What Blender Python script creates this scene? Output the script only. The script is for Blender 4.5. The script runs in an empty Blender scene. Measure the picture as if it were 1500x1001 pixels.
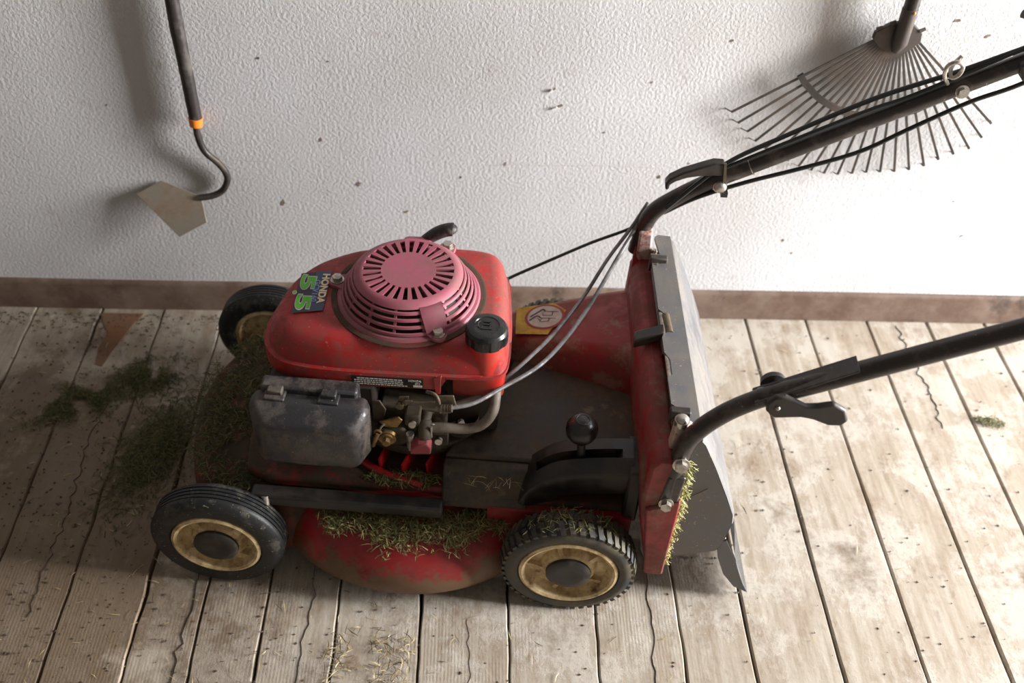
import bpy, bmesh, math, random
from mathutils import Vector, Matrix, noise

random.seed(7)
SC = bpy.context.scene
COL = SC.collection
R = math.radians

# ------------------------------------------------------------------ camera
def make_camera():
    p, ro, ya = R(43.9635), R(3.2807), R(3.4242)
    f = Vector((math.sin(ya)*math.cos(p), math.cos(ya)*math.cos(p), -math.sin(p)))
    x = Vector((math.cos(ya), -math.sin(ya), 0))
    u = x.cross(f)
    c, s = math.cos(ro), math.sin(ro)
    rx, ux = c*x + s*u, -s*x + c*u
    cd = bpy.data.cameras.new('camera')
    cd.sensor_width = 36.0
    cd.lens = 36.0*1458/1500
    cd.clip_start = 0.05
    cd.dof.use_dof = True
    cd.dof.focus_distance = 1.40
    cd.dof.aperture_fstop = 3.5
    o = bpy.data.objects.new('camera', cd)
    COL.objects.link(o)
    m = Matrix((rx, ux, -f)).transposed().to_4x4()
    m.translation = Vector((0, -1.503, 1.37))
    o.matrix_world = m
    SC.camera = o
make_camera()

# ------------------------------------------------------------------ light
wd = bpy.data.worlds.new('world'); SC.world = wd; wd.use_nodes = True
wd.node_tree.nodes['Background'].inputs[0].default_value = (1.0, 0.92, 0.83, 1)
wd.node_tree.nodes['Background'].inputs[1].default_value = 0.20
def area(name, loc, target, sx, sy, power, color):
    ld = bpy.data.lights.new(name, 'AREA'); ld.shape = 'RECTANGLE'
    ld.size = sx; ld.size_y = sy; ld.energy = power; ld.color = color
    o = bpy.data.objects.new(name, ld); COL.objects.link(o)
    o.location = loc
    o.rotation_euler = (Vector(target)-Vector(loc)).to_track_quat('-Z', 'Y').to_euler()
    return o
# daylight entering through the open doorway in the right-hand wall
area('doorway_daylight', (3.76, -0.95, 1.22), (0.0, -0.55, 0.55), 0.75, 2.2, 610, (0.975, 0.985, 1.0))
vs = SC.view_settings
vs.view_transform = 'Standard'; vs.look = 'None'; vs.exposure = 0.0; vs.gamma = 1.0
vs.use_curve_mapping = False

# ------------------------------------------------------------------ materials
def lin(r, g, b):
    f = lambda c: (c/255/12.92) if c/255 <= .04045 else ((c/255+.055)/1.055)**2.4
    return (f(r), f(g), f(b), 1)

def mat(name, col, rough=.5, metal=0., dirt=None, amount=.4, scale=14., sharp=.18, bump=0., bscale=120., coat=0.,
        dirt_rough=.85, speck=0., speck_col=None, spec=.5, mottle=0., grime=0., grime_col=None, gscale=24., low=None):
    m = bpy.data.materials.new(name); m.use_nodes = True
    nt = m.node_tree; N = nt.nodes; Lk = nt.links
    b = N['Principled BSDF']
    b.inputs['Base Color'].default_value = col
    b.inputs['Roughness'].default_value = rough
    b.inputs['Metallic'].default_value = metal
    b.inputs['Specular IOR Level'].default_value = spec
    b.inputs['Coat Weight'].default_value = coat
    tc = N.new('ShaderNodeTexCoord')
    cur = None
    if dirt:
        n = N.new('ShaderNodeTexNoise'); n.inputs['Scale'].default_value = scale
        n.inputs['Detail'].default_value = 9; n.inputs['Roughness'].default_value = .68
        Lk.new(tc.outputs['Object'], n.inputs['Vector'])
        mr = N.new('ShaderNodeMapRange')
        c = 1-amount
        c = .5+(c-.5)*.45
        mr.inputs[1].default_value = c-sharp*.5; mr.inputs[2].default_value = c+sharp*.5
        Lk.new(n.outputs['Fac'], mr.inputs[0])
        if mottle > 0:
            nm = N.new('ShaderNodeTexNoise'); nm.inputs['Scale'].default_value = 75; nm.inputs['Detail'].default_value = 6; nm.inputs['Roughness'].default_value = .75
            Lk.new(tc.outputs['Object'], nm.inputs['Vector'])
            ma = N.new('ShaderNodeMath'); ma.operation = 'MULTIPLY_ADD'; ma.inputs[1].default_value = mottle; Lk.new(nm.outputs['Fac'], ma.inputs[0])
            mb = N.new('ShaderNodeMath'); mb.operation = 'ADD'; mb.inputs[1].default_value = -mottle*.5
            Lk.new(n.outputs['Fac'], mb.inputs[0]); Lk.new(mb.outputs[0], ma.inputs[2]); Lk.new(ma.outputs[0], mr.inputs[0])
        mx = N.new('ShaderNodeMix'); mx.data_type = 'RGBA'
        mx.inputs[6].default_value = col; mx.inputs[7].default_value = dirt
        Lk.new(mr.outputs[0], mx.inputs[0])
        Lk.new(mx.outputs[2], b.inputs['Base Color']); cur = mx.outputs[2]
        rr = N.new('ShaderNodeMix'); rr.data_type = 'FLOAT'
        rr.inputs[2].default_value = rough; rr.inputs[3].default_value = dirt_rough
        Lk.new(mr.outputs[0], rr.inputs[0]); Lk.new(rr.outputs[0], b.inputs['Roughness'])
        if metal > 0:
            rm = N.new('ShaderNodeMix'); rm.data_type = 'FLOAT'
            rm.inputs[2].default_value = metal; rm.inputs[3].default_value = 0
            Lk.new(mr.outputs[0], rm.inputs[0]); Lk.new(rm.outputs[0], b.inputs['Metallic'])
    if grime > 0:
        ng = N.new('ShaderNodeTexNoise'); ng.inputs['Scale'].default_value = gscale; ng.inputs['Detail'].default_value = 10; ng.inputs['Roughness'].default_value = .74
        mpg = N.new('ShaderNodeMapping'); mpg.inputs['Location'].default_value = (3.7, 1.3, 5.1)
        Lk.new(tc.outputs['Object'], mpg.inputs['Vector']); Lk.new(mpg.outputs[0], ng.inputs['Vector'])
        src = ng.outputs['Fac']
        if low:   # soil splashed up from below, patchy
            sz = N.new('ShaderNodeSeparateXYZ'); Lk.new(tc.outputs['Object'], sz.inputs[0])
            ml = N.new('ShaderNodeMapRange'); ml.inputs[1].default_value = low[0]; ml.inputs[2].default_value = low[1]; ml.inputs[3].default_value = low[2]; ml.inputs[4].default_value = 0
            Lk.new(sz.outputs['Z'], ml.inputs[0])
            ad = N.new('ShaderNodeMath'); Lk.new(src, ad.inputs[0]); Lk.new(ml.outputs[0], ad.inputs[1]); src = ad.outputs[0]
        mg = N.new('ShaderNodeMapRange'); g0 = .5+(.5-grime)*.45
        mg.inputs[1].default_value = g0-.04; mg.inputs[2].default_value = g0+.05; mg.inputs[4].default_value = .85
        Lk.new(src, mg.inputs[0])
        xg = N.new('ShaderNodeMix'); xg.data_type = 'RGBA'; xg.inputs[6].default_value = col
        if cur: Lk.new(cur, xg.inputs[6])
        xg.inputs[7].default_value = grime_col or lin(78, 58, 42)
        Lk.new(mg.outputs[0], xg.inputs[0]); Lk.new(xg.outputs[2], b.inputs['Base Color']); cur = xg.outputs[2]
    if speck > 0:
        n2 = N.new('ShaderNodeTexNoise'); n2.inputs['Scale'].default_value = 260
        n2.inputs['Detail'].default_value = 3
        Lk.new(tc.outputs['Object'], n2.inputs['Vector'])
        m2 = N.new('ShaderNodeMapRange'); m2.inputs[1].default_value = .72-speck*.3; m2.inputs[2].default_value = .80-speck*.3
        Lk.new(n2.outputs['Fac'], m2.inputs[0])
        x2 = N.new('ShaderNodeMix'); x2.data_type = 'RGBA'
        x2.inputs[6].default_value = col
        if cur: Lk.new(cur, x2.inputs[6])
        x2.inputs[7].default_value = speck_col or lin(170, 150, 125)
        Lk.new(m2.outputs[0], x2.inputs[0]); Lk.new(x2.outputs[2], b.inputs['Base Color'])
    if bump > 0:
        n3 = N.new('ShaderNodeTexNoise'); n3.inputs['Scale'].default_value = bscale
        n3.inputs['Detail'].default_value = 4
        Lk.new(tc.outputs['Object'], n3.inputs['Vector'])
        bp = N.new('ShaderNodeBump'); bp.inputs['Strength'].default_value = bump; bp.inputs['Distance'].default_value = .002
        Lk.new(n3.outputs['Fac'], bp.inputs['Height']); Lk.new(bp.outputs[0], b.inputs['Normal'])
    return m

DUST = lin(128, 104, 82)
M = {}
M['red'] = mat('red_paint_dusty', lin(146, 28, 30), .38, dirt=lin(122, 66, 56), amount=.46, scale=13, sharp=.2, mottle=.45, grime=.36, grime_col=lin(138, 112, 90), gscale=15)
M['red_caked'] = mat('red_paint_caked', lin(140, 28, 30), .38, dirt=lin(112, 56, 48), amount=.5, scale=13, sharp=.2, mottle=.45, grime=.34, grime_col=lin(112, 90, 70), gscale=15)
M['red_grimy'] = mat('red_paint_grimy', lin(120, 30, 26), .5, dirt=lin(64, 50, 34), amount=.72, scale=15, sharp=.2, mottle=.5)
M['red_cowl'] = mat('red_cowl_paint', lin(164, 32, 32), .33, dirt=lin(126, 60, 52), amount=.52, scale=8, sharp=.22, speck=.16, speck_col=lin(176, 118, 104), mottle=.7, grime=.24, grime_col=lin(92, 52, 42), gscale=13)
M['red_deck'] = mat('red_deck_paint_worn', lin(150, 22, 28), .34, dirt=lin(110, 36, 32), amount=.46, scale=10, sharp=.3, mottle=.4, grime=.22, grime_col=lin(92, 76, 50), gscale=18, low=(.04, .105, .34))
M['red_tank'] = mat('red_tank', lin(190, 44, 34), .32, dirt=lin(128, 70, 56), amount=.35, scale=14, sharp=.3)
M['red_dull'] = mat('dull_red_lever', lin(150, 52, 60), .5, dirt=lin(130, 84, 80), amount=.4, scale=60, sharp=.3)
M['red_clean'] = mat('red_plastic', lin(170, 28, 32), .4)
M['pink'] = mat('faded_red_plastic', lin(158, 78, 96), .40, dirt=lin(134, 88, 86), amount=.45, scale=14, sharp=.3, mottle=.5, grime=.16, grime_col=lin(112, 72, 66), gscale=20)
M['black'] = mat('black_plastic', lin(34, 32, 31), .42, dirt=lin(74, 64, 54), amount=.3, scale=22, sharp=.3)
M['gloss'] = mat('glossy_black_plastic', lin(20, 20, 22), .22, dirt=lin(54, 48, 44), amount=.25, scale=30, sharp=.4, dirt_rough=.5)
M['cover'] = mat('dusty_black_cover', lin(40, 36, 32), .48, dirt=lin(92, 78, 62), amount=.5, scale=9, sharp=.3, bump=.15, mottle=.5, grime=.2, grime_col=lin(112, 96, 76), gscale=20)
M['filter'] = mat('air_filter_plastic', lin(48, 46, 48), .34, dirt=lin(88, 78, 70), amount=.46, scale=14, sharp=.22, speck=.05, mottle=.7, bump=.15, bscale=300)
M['flap'] = mat('grey_flap_plastic', lin(90, 90, 93), .36, dirt=lin(112, 104, 94), amount=.40, scale=12, sharp=.3, mottle=.5, speck=.16, speck_col=lin(170, 152, 126), bump=.1, bscale=500)
M['tube'] = mat('black_painted_tube', lin(44, 37, 34), .34, dirt=lin(92, 80, 72), amount=.28, scale=30, sharp=.2, speck=.05)
M['rubber'] = mat('black_rubber', lin(25, 25, 26), .5, dirt=lin(70, 66, 58), amount=.30, scale=24, sharp=.12, mottle=.7, speck=.2, speck_col=lin(140, 130, 95), bump=.2, bscale=200)
M['tread'] = mat('dirty_tread_rubber', lin(40, 40, 42), .5, dirt=lin(94, 84, 62), amount=.42, scale=22, sharp=.25, speck=.15, speck_col=lin(130, 125, 70))
M['rim'] = mat('cream_wheel_rim', lin(214, 192, 146), .45, dirt=lin(140, 108, 68), amount=.45, scale=26, sharp=.26, mottle=.4, grime=.28, grime_col=lin(84, 62, 38), gscale=34)
M['hub'] = mat('dark_hub_cap', lin(34, 31, 28), .5, dirt=lin(74, 66, 52), amount=.32, scale=40, sharp=.2, mottle=.5)
M['steel'] = mat('zinc_steel', lin(190, 185, 176), .28, 1., dirt=lin(110, 92, 70), amount=.28, scale=80, sharp=.3)
M['dsteel'] = mat('dull_steel', lin(116, 104, 86), .42, .7, dirt=lin(70, 56, 40), amount=.48, scale=50, sharp=.3, mottle=.4)
M['alu'] = mat('dirty_aluminium', lin(98, 86, 68), .5, .5, dirt=lin(48, 37, 26), amount=.6, scale=28, sharp=.35, bump=.2, bscale=160)
M['engine'] = mat('dark_engine_block', lin(44, 38, 32), .6, .2, dirt=lin(66, 52, 38), amount=.45, scale=20, sharp=.35, bump=.2, bscale=90)
M['hose'] = mat('grey_hose', lin(128, 118, 106), .5, dirt=lin(86, 72, 58), amount=.4, scale=40, sharp=.3)
M['cable'] = mat('grey_cable_sheath', lin(128, 126, 126), .25, .3, dirt=lin(60, 54, 50), amount=.45, scale=30, sharp=.3)
M['bcable'] = mat('black_cable_sheath', lin(24, 26, 24), .4)
M['brass'] = mat('brassy_steel', lin(150, 122, 76), .4, .8, dirt=lin(80, 60, 36), amount=.4, scale=60, sharp=.3)
M['scraped'] = mat('scraped_bracket_metal', lin(186, 168, 156), .5, .3, dirt=lin(150, 60, 56), amount=.36, scale=60, sharp=.12)
M['grip'] = mat('rubber_grip', lin(38, 36, 36), .45, dirt=lin(100, 92, 86), amount=.3, scale=50, sharp=.3)
M['white'] = mat('print_white', lin(205, 198, 188), .5)
M['yellow'] = mat('sticker_yellow', lin(206, 160, 30), .45, dirt=lin(160, 118, 40), amount=.35, scale=60, sharp=.3)
M['stickwhite'] = mat('sticker_white', lin(200, 184, 174), .5, dirt=lin(170, 146, 130), amount=.35, scale=80, sharp=.3)
M['stickred'] = mat('sticker_red', lin(150, 40, 32), .45)
M['ink'] = mat('ink_black', lin(26, 22, 20), .5)
M['green'] = mat('decal_green', lin(86, 176, 44), .4)
M['blue'] = mat('decal_blue', lin(52, 76, 118), .35, dirt=lin(58, 56, 74), amount=.5, scale=60, sharp=.4, dirt_rough=.4)
M['dblue'] = mat('decal_dark', lin(42, 38, 54), .38)
M['lblue'] = mat('decal_pale_blue', lin(140, 156, 196), .4)
M['cream'] = mat('decal_cream', lin(232, 208, 168), .4)
M['orange'] = mat('orange_ferrule', lin(226, 128, 44), .45)
M['hoehandle'] = mat('dark_hoe_handle', lin(46, 40, 38), .45, dirt=lin(92, 84, 78), amount=.32, scale=26, sharp=.2, bump=.5, bscale=60)
M['hoesteel'] = mat('hoe_blade_steel', lin(150, 142, 130), .42, .55, dirt=lin(112, 84, 52), amount=.42, scale=22, sharp=.35)
M['iron'] = mat('dark_iron', lin(60, 56, 54), .42, .5, dirt=lin(84, 66, 50), amount=.3, scale=40, sharp=.3)
M['rake'] = mat('rake_steel', lin(38, 34, 30), .5, .2, dirt=lin(76, 56, 40), amount=.32, scale=12, sharp=.3)
M['rakesock'] = mat('rake_socket_steel', lin(72, 65, 60), .42, .4, dirt=lin(58, 46, 38), amount=.45, scale=30, sharp=.35)
M['chip'] = mat('chipped_plaster', lin(150, 134, 116), .9, dirt=lin(70, 54, 40), amount=.5, scale=90, sharp=.3)
M['seam'] = mat('seam_shade', lin(172, 164, 156), .85)
M['flake'] = mat('plaster_flake', lin(226, 222, 216), .8)

def wall_material():
    m = bpy.data.materials.new('rough_white_plaster'); m.use_nodes = True
    N = m.node_tree.nodes; Lk = m.node_tree.links; b = N['Principled BSDF']
    b.inputs['Roughness'].default_value = .75; b.inputs['Specular IOR Level'].default_value = .3
    g = N.new('ShaderNodeNewGeometry')
    n1 = N.new('ShaderNodeTexNoise'); n1.inputs['Scale'].default_value = 2.6; n1.inputs['Detail'].default_value = 6
    r1 = N.new('ShaderNodeValToRGB')
    r1.color_ramp.elements[0].position = .3; r1.color_ramp.elements[0].color = lin(188, 184, 181)
    r1.color_ramp.elements[1].position = .7; r1.color_ramp.elements[1].color = lin(208, 206, 207)
    Lk.new(g.outputs['Position'], n1.inputs['Vector']); Lk.new(n1.outputs['Fac'], r1.inputs[0])
    # smudges
    n2 = N.new('ShaderNodeTexNoise'); n2.inputs['Scale'].default_value = 16; n2.inputs['Detail'].default_value = 8; n2.inputs['Roughness'].default_value = .7
    Lk.new(g.outputs['Position'], n2.inputs['Vector'])
    mr = N.new('ShaderNodeMapRange'); mr.inputs[1].default_value = .60; mr.inputs[2].default_value = .78; mr.inputs[4].default_value = .6
    Lk.new(n2.outputs['Fac'], mr.inputs[0])
    mx = N.new('ShaderNodeMix'); mx.data_type = 'RGBA'; mx.inputs[7].default_value = lin(150, 132, 116)
    Lk.new(mr.outputs[0], mx.inputs[0]); Lk.new(r1.outputs[0], mx.inputs[6])
    Lk.new(mx.outputs[2], b.inputs['Base Color'])
    n3 = N.new('ShaderNodeTexNoise'); n3.inputs['Scale'].default_value = 190; n3.inputs['Detail'].default_value = 4; n3.inputs['Roughness'].default_value = .6
    n3.inputs['Distortion'].default_value = .0
    Lk.new(g.outputs['Position'], n3.inputs['Vector'])
    bp = N.new('ShaderNodeBump'); bp.inputs['Strength'].default_value = .62; bp.inputs['Distance'].default_value = .0026
    Lk.new(n3.outputs['Fac'], bp.inputs['Height']); Lk.new(bp.outputs[0], b.inputs['Normal'])
    return m
M['wall'] = wall_material()

def plank_material():
    m = bpy.data.materials.new('worn_painted_planks'); m.use_nodes = True
    N = m.node_tree.nodes; Lk = m.node_tree.links; b = N['Principled BSDF']
    b.inputs['Specular IOR Level'].default_value = .35
    g = N.new('ShaderNodeNewGeometry'); oi = N.new('ShaderNodeObjectInfo')
    def noise_(scale, det=8, rough=.65, vec=None, stretch=None):
        n = N.new('ShaderNodeTexNoise'); n.inputs['Scale'].default_value = scale; n.inputs['Detail'].default_value = det
        n.inputs['Roughness'].default_value = rough
        if stretch:
            mp = N.new('ShaderNodeMapping'); mp.inputs['Scale'].default_value = stretch
            Lk.new(g.outputs['Position'], mp.inputs['Vector']); Lk.new(mp.outputs[0], n.inputs['Vector'])
        else:
            Lk.new(g.outputs['Position'], n.inputs['Vector'])
        return n
    def rng(src, a, c, lo=0., hi=1.):
        r = N.new('ShaderNodeMapRange'); r.inputs[1].default_value = a; r.inputs[2].default_value = c
        r.inputs[3].default_value = lo; r.inputs[4].default_value = hi
        Lk.new(src, r.inputs[0]); return r.outputs[0]
    def mixc(fac, a, c):
        x = N.new('ShaderNodeMix'); x.data_type = 'RGBA'
        if isinstance(fac, float): x.inputs[0].default_value = fac
        else: Lk.new(fac, x.inputs[0])
        for k, v in ((6, a), (7, c)):
            if isinstance(v, tuple): x.inputs[k].default_value = v
            else: Lk.new(v, x.inputs[k])
        return x.outputs[2]
    def math_(op, a, c):
        x = N.new('ShaderNodeMath'); x.operation = op
        for k, v in ((0, a), (1, c)):
            if isinstance(v, (int, float)): x.inputs[k].default_value = v
            else: Lk.new(v, x.inputs[k])
        return x.outputs[0]
    grain = noise_(9, 6, .6, stretch=(9, .7, 1))
    base = mixc(rng(grain.outputs['Fac'], .35, .68), lin(150, 136, 118), lin(178, 168, 154))
    base = mixc(math_('MULTIPLY', oi.outputs['Random'], .35), base, lin(150, 136, 120))
    # pale remains of old paint
    pn = noise_(6, 10, .72)
    pm = rng(pn.outputs['Fac'], .485, .545)
    base = mixc(math_('MULTIPLY', pm, .62), base, lin(186, 178, 167))
    # brown wear blotches
    bn = noise_(12, 9, .72, stretch=(1.4, .8, 1))
    base = mixc(rng(bn.outputs['Fac'], .50, .72, 0, .75), base, lin(122, 98, 76))
    fn = noise_(34, 8, .75, stretch=(1, .55, 1))
    base = mixc(rng(fn.outputs['Fac'], .56, .70, 0, .55), base, lin(96, 76, 58))
    # caked dirt, thicker on the left; light near the back wall painted in
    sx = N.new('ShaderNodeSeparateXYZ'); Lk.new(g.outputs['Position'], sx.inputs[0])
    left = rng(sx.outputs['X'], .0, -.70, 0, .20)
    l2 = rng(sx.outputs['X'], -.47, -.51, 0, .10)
    near = rng(sx.outputs['Y'], -.18, -.46, -.20, .0)  # less dirt colour towards the wall, standing in for light falling there
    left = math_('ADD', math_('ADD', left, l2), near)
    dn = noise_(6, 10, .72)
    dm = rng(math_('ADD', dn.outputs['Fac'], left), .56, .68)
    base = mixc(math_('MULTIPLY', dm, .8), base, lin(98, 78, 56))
    # black specks
    sn = noise_(85, 4, .6)
    sm = rng(math_('ADD', sn.outputs['Fac'], math_('MULTIPLY', left, .25)), .70, .76)
    base = mixc(math_('MULTIPLY', sm, .8), base, lin(52, 42, 32))
    Lk.new(base, b.inputs['Base Color'])
    b.inputs['Roughness'].default_value = .62
    # fine raised grain lines running along the planks
    wv = N.new('ShaderNodeTexWave'); wv.wave_type = 'BANDS'; wv.bands_direction = 'X'
    wv.inputs['Scale'].default_value = 62; wv.inputs['Distortion'].default_value = 2.2; wv.inputs['Detail'].default_value = 2
    wv.inputs['Detail Scale'].default_value = .4
    mp = N.new('ShaderNodeMapping'); mp.inputs['Scale'].default_value = (1, .16, 1)
    Lk.new(g.outputs['Position'], mp.inputs['Vector']); Lk.new(mp.outputs[0], wv.inputs['Vector'])
    gm = math_('MULTIPLY', rng(noise_(4, 3, .5).outputs['Fac'], .42, .54), rng(sx.outputs['X'], .42, .25))
    h = math_('MULTIPLY', wv.outputs['Fac'], math_('MULTIPLY', gm, .15))
    h = math_('ADD', h, math_('MULTIPLY', pm, .35))
    h = math_('ADD', h, math_('MULTIPLY', sn.outputs['Fac'], .5))
    h = math_('ADD', h, math_('MULTIPLY', fn.outputs['Fac'], .9))
    bp = N.new('ShaderNodeBump'); bp.inputs['Strength'].default_value = .6; bp.inputs['Distance'].default_value = .0014
    Lk.new(h, bp.inputs['Height']); Lk.new(bp.outputs[0], b.inputs['Normal'])
    return m
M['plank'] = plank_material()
M['subfloor'] = mat('dark_gap_dirt', lin(38, 28, 20), .95)
M['skirting'] = mat('brown_baseboard_wood', lin(92, 70, 58), .5, dirt=lin(124, 106, 92), amount=.42, scale=7, sharp=.3, mottle=.35, bump=.2, bscale=60, grime=.25, grime_col=lin(58, 44, 36), gscale=9)
M['barewood'] = mat('bare_orange_wood', lin(128, 82, 50), .5, dirt=lin(106, 84, 66), amount=.5, scale=16, sharp=.4)

def ramp_material(name, cols, rough=.75):
    m = bpy.data.materials.new(name); m.use_nodes = True
    N = m.node_tree.nodes; Lk = m.node_tree.links; b = N['Principled BSDF']
    g = N.new('ShaderNodeNewGeometry'); r = N.new('ShaderNodeValToRGB')
    el = r.color_ramp.elements
    el[0].position = 0; el[0].color = cols[0]; el[1].position = 1; el[1].color = cols[-1]
    for i, c in enumerate(cols[1:-1]):
        e = el.new((i+1)/(len(cols)-1)); e.color = c
    Lk.new(g.outputs['Random Per Island'], r.inputs[0]); Lk.new(r.outputs[0], b.inputs['Base Color'])
    b.inputs['Roughness'].default_value = rough
    return m
M['grass'] = ramp_material('dry_green_grass', [lin(58, 62, 30), lin(82, 84, 40), lin(100, 98, 52), lin(124, 116, 68), lin(164, 150, 104)])
M['grassdark'] = ramp_material('damp_green_grass', [lin(44, 48, 22), lin(64, 68, 32), lin(84, 84, 42), lin(116, 104, 62)])
M['grasslight'] = ramp_material('pale_grass', [lin(96, 98, 46), lin(140, 138, 74), lin(176, 168, 104), lin(196, 184, 130)])
M['straw'] = ramp_material('straw_bits', [lin(70, 54, 34), lin(120, 98, 64), lin(170, 148, 104), lin(196, 180, 140)])
M['crumb'] = ramp_material('dirt_crumbs', [lin(40, 31, 22), lin(58, 46, 32), lin(84, 66, 46)])

# ------------------------------------------------------------------ mesh helpers
def link(o, parent=None):
    COL.objects.link(o)
    if parent is not None: o.parent = parent
    return o

def obj(name, bm, m, parent=None, smooth=True, angle=35, bevel=0., recalc=True):
    if recalc: bmesh.ops.recalc_face_normals(bm, faces=bm.faces)
    me = bpy.data.meshes.new(name); bm.to_mesh(me); bm.free()
    for mm in (m if isinstance(m, list) else [m]): me.materials.append(mm)
    if smooth and len(me.polygons):
        me.polygons.foreach_set('use_smooth', [True]*len(me.polygons))
        me.set_sharp_from_angle(angle=R(angle))
    o = bpy.data.objects.new(name, me)
    if bevel > 0:
        md = o.modifiers.new('bevel', 'BEVEL'); md.width = bevel; md.segments = 2; md.limit_method = 'ANGLE'; md.angle_limit = R(40)
    return link(o, parent)

def part(name, m, parent, *fs, **k):
    bm = bmesh.new()
    for f in fs: f(bm)
    return obj(name, bm, m, parent, **k)

def grid(bm, rings, close_u=True, cap0=False, cap1=False):
    vs_ = [[bm.verts.new(p) for p in r] for r in rings]
    n = len(vs_[0])
    for a, b in zip(vs_, vs_[1:]):
        for i in range(n if close_u else n-1):
            j = (i+1) % n
            try: bm.faces.new((a[i], a[j], b[j], b[i]))
            except ValueError: pass
    if cap0: bm.faces.new(vs_[0])
    if cap1: bm.faces.new(list(reversed(vs_[-1])))
    return vs_

def catmull(pts, per=8, closed=False):
    P = [Vector(p) for p in pts]; n = len(P); out = []
    for i in range(n if closed else n-1):
        if closed: a, b, c, d = P[(i-1) % n], P[i], P[(i+1) % n], P[(i+2) % n]
        else:
            b, c = P[i], P[i+1]
            a = P[i-1] if i > 0 else b-(c-b); d = P[i+2] if i+2 < n else c+(c-b)
        for k in range(per):
            t = k/per
            out.append(.5*((2*b)+(c-a)*t+(2*a-5*b+4*c-d)*t*t+(3*b-a-3*c+d)*t**3))
    if not closed: out.append(P[-1])
    return out

def sweep(bm, path, r, segs=10, caps=True):
    P = [Vector(p) for p in path]; n = len(P)
    T = [(P[min(i+1, n-1)]-P[max(i-1, 0)]).normalized() for i in range(n)]
    up = Vector((0, 0, 1)) if abs(T[0].z) < .9 else Vector((1, 0, 0))
    nrm = (up - T[0]*up.dot(T[0])).normalized(); rings = []
    for i in range(n):
        nrm = (nrm - T[i]*nrm.dot(T[i])).normalized(); bi = T[i].cross(nrm)
        rr = r[i] if isinstance(r, (list, tuple)) else r
        rings.append([P[i]+nrm*math.cos(2*math.pi*k/segs)*rr+bi*math.sin(2*math.pi*k/segs)*rr for k in range(segs)])
    grid(bm, rings, True, caps, caps)

def tube(pts, r, per=8, segs=10, smooth_path=True):
    return lambda bm: sweep(bm, catmull(pts, per) if smooth_path else pts, r, segs)

def cyl(a, b, r, r2=None, segs=20):
    return lambda bm: sweep(bm, [a, b], [r, r if r2 is None else r2], segs)

def box(x0, x1, y0, y1, z0, z1):
    def f(bm):
        v = [bm.verts.new(p) for p in ((x0, y0, z0), (x1, y0, z0), (x1, y1, z0), (x0, y1, z0), (x0, y0, z1), (x1, y0, z1), (x1, y1, z1), (x0, y1, z1))]
        for q in ((0, 3, 2, 1), (4, 5, 6, 7), (0, 1, 5, 4), (1, 2, 6, 5), (2, 3, 7, 6), (3, 0, 4, 7)): bm.faces.new([v[i] for i in q])
    return f

def prism(pts, d):
    """extrude a planar 3-D polygon by vector d"""
    d = Vector(d)
    return lambda bm: grid(bm, [[Vector(p) for p in pts], [Vector(p)+d for p in pts]], True, True, True)

def lathe(profile, centre, axis='z', segs=48, a0=0., cap0=False, cap1=False):
    cx, cy, cz = centre
    def f(bm):
        rings = []
        for r, h in profile:
            ring = []
            for k in range(segs):
                t = a0+2*math.pi*k/segs; c, s = math.cos(t)*r, math.sin(t)*r
                ring.append((cx+c, cy+s, cz+h) if axis == 'z' else (cx+c, cy+h, cz+s))
            rings.append(ring)
        grid(bm, rings, True, cap0, cap1)
    return f

def ball(c, r, sx=1, sy=1, sz=1, u=24, v=14):
    def f(bm):
        bmesh.ops.create_uvsphere(bm, u_segments=u, v_segments=v, radius=r, matrix=Matrix.Translation(c) @ Matrix.Diagonal((sx, sy, sz, 1)))
    return f

def hexbolt(c, axis, r=.008, h=.006):
    """hex head on a round washer"""
    c = Vector(c); a = Vector(axis).normalized()
    def f(bm):
        sweep(bm, [c, c+a*.0018], r*1.35, 20)
        sweep(bm, [c+a*.0018, c+a*(.0018+h)], r, 6)
    return f

def text_mesh(txt, size, m, name, parent, origin, xdir, ydir, width=None, bold=0., align='CENTER'):
    cu = bpy.data.curves.new(name, 'FONT'); cu.body = txt; cu.size = size; cu.align_x = align; cu.align_y = 'CENTER'
    cu.extrude = .0002; cu.offset = bold
    to = bpy.data.objects.new(name, cu); COL.objects.link(to)
    dg = bpy.context.evaluated_depsgraph_get()
    me = bpy.data.meshes.new_from_object(to.evaluated_get(dg))
    bpy.data.objects.remove(to); bpy.data.curves.remove(cu)
    xs = [v.co.x for v in me.vertices]
    sx = 1. if width is None else width/(max(xs)-min(xs))
    X = Vector(xdir).normalized(); Y = Vector(ydir).normalized(); Z = X.cross(Y)
    O = Vector(origin)
    for v in me.vertices: v.co = O+X*v.co.x*sx+Y*v.co.y+Z*v.co.z
    me.materials.clear(); me.materials.append(m)
    return link(bpy.data.objects.new(name, me), parent)

def tag(o, label=None, cat=None, group=None, kind=None):
    if label: o['label'] = label
    if cat: o['category'] = cat
    if group: o['group'] = group
    if kind: o['kind'] = kind
    return o

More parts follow.
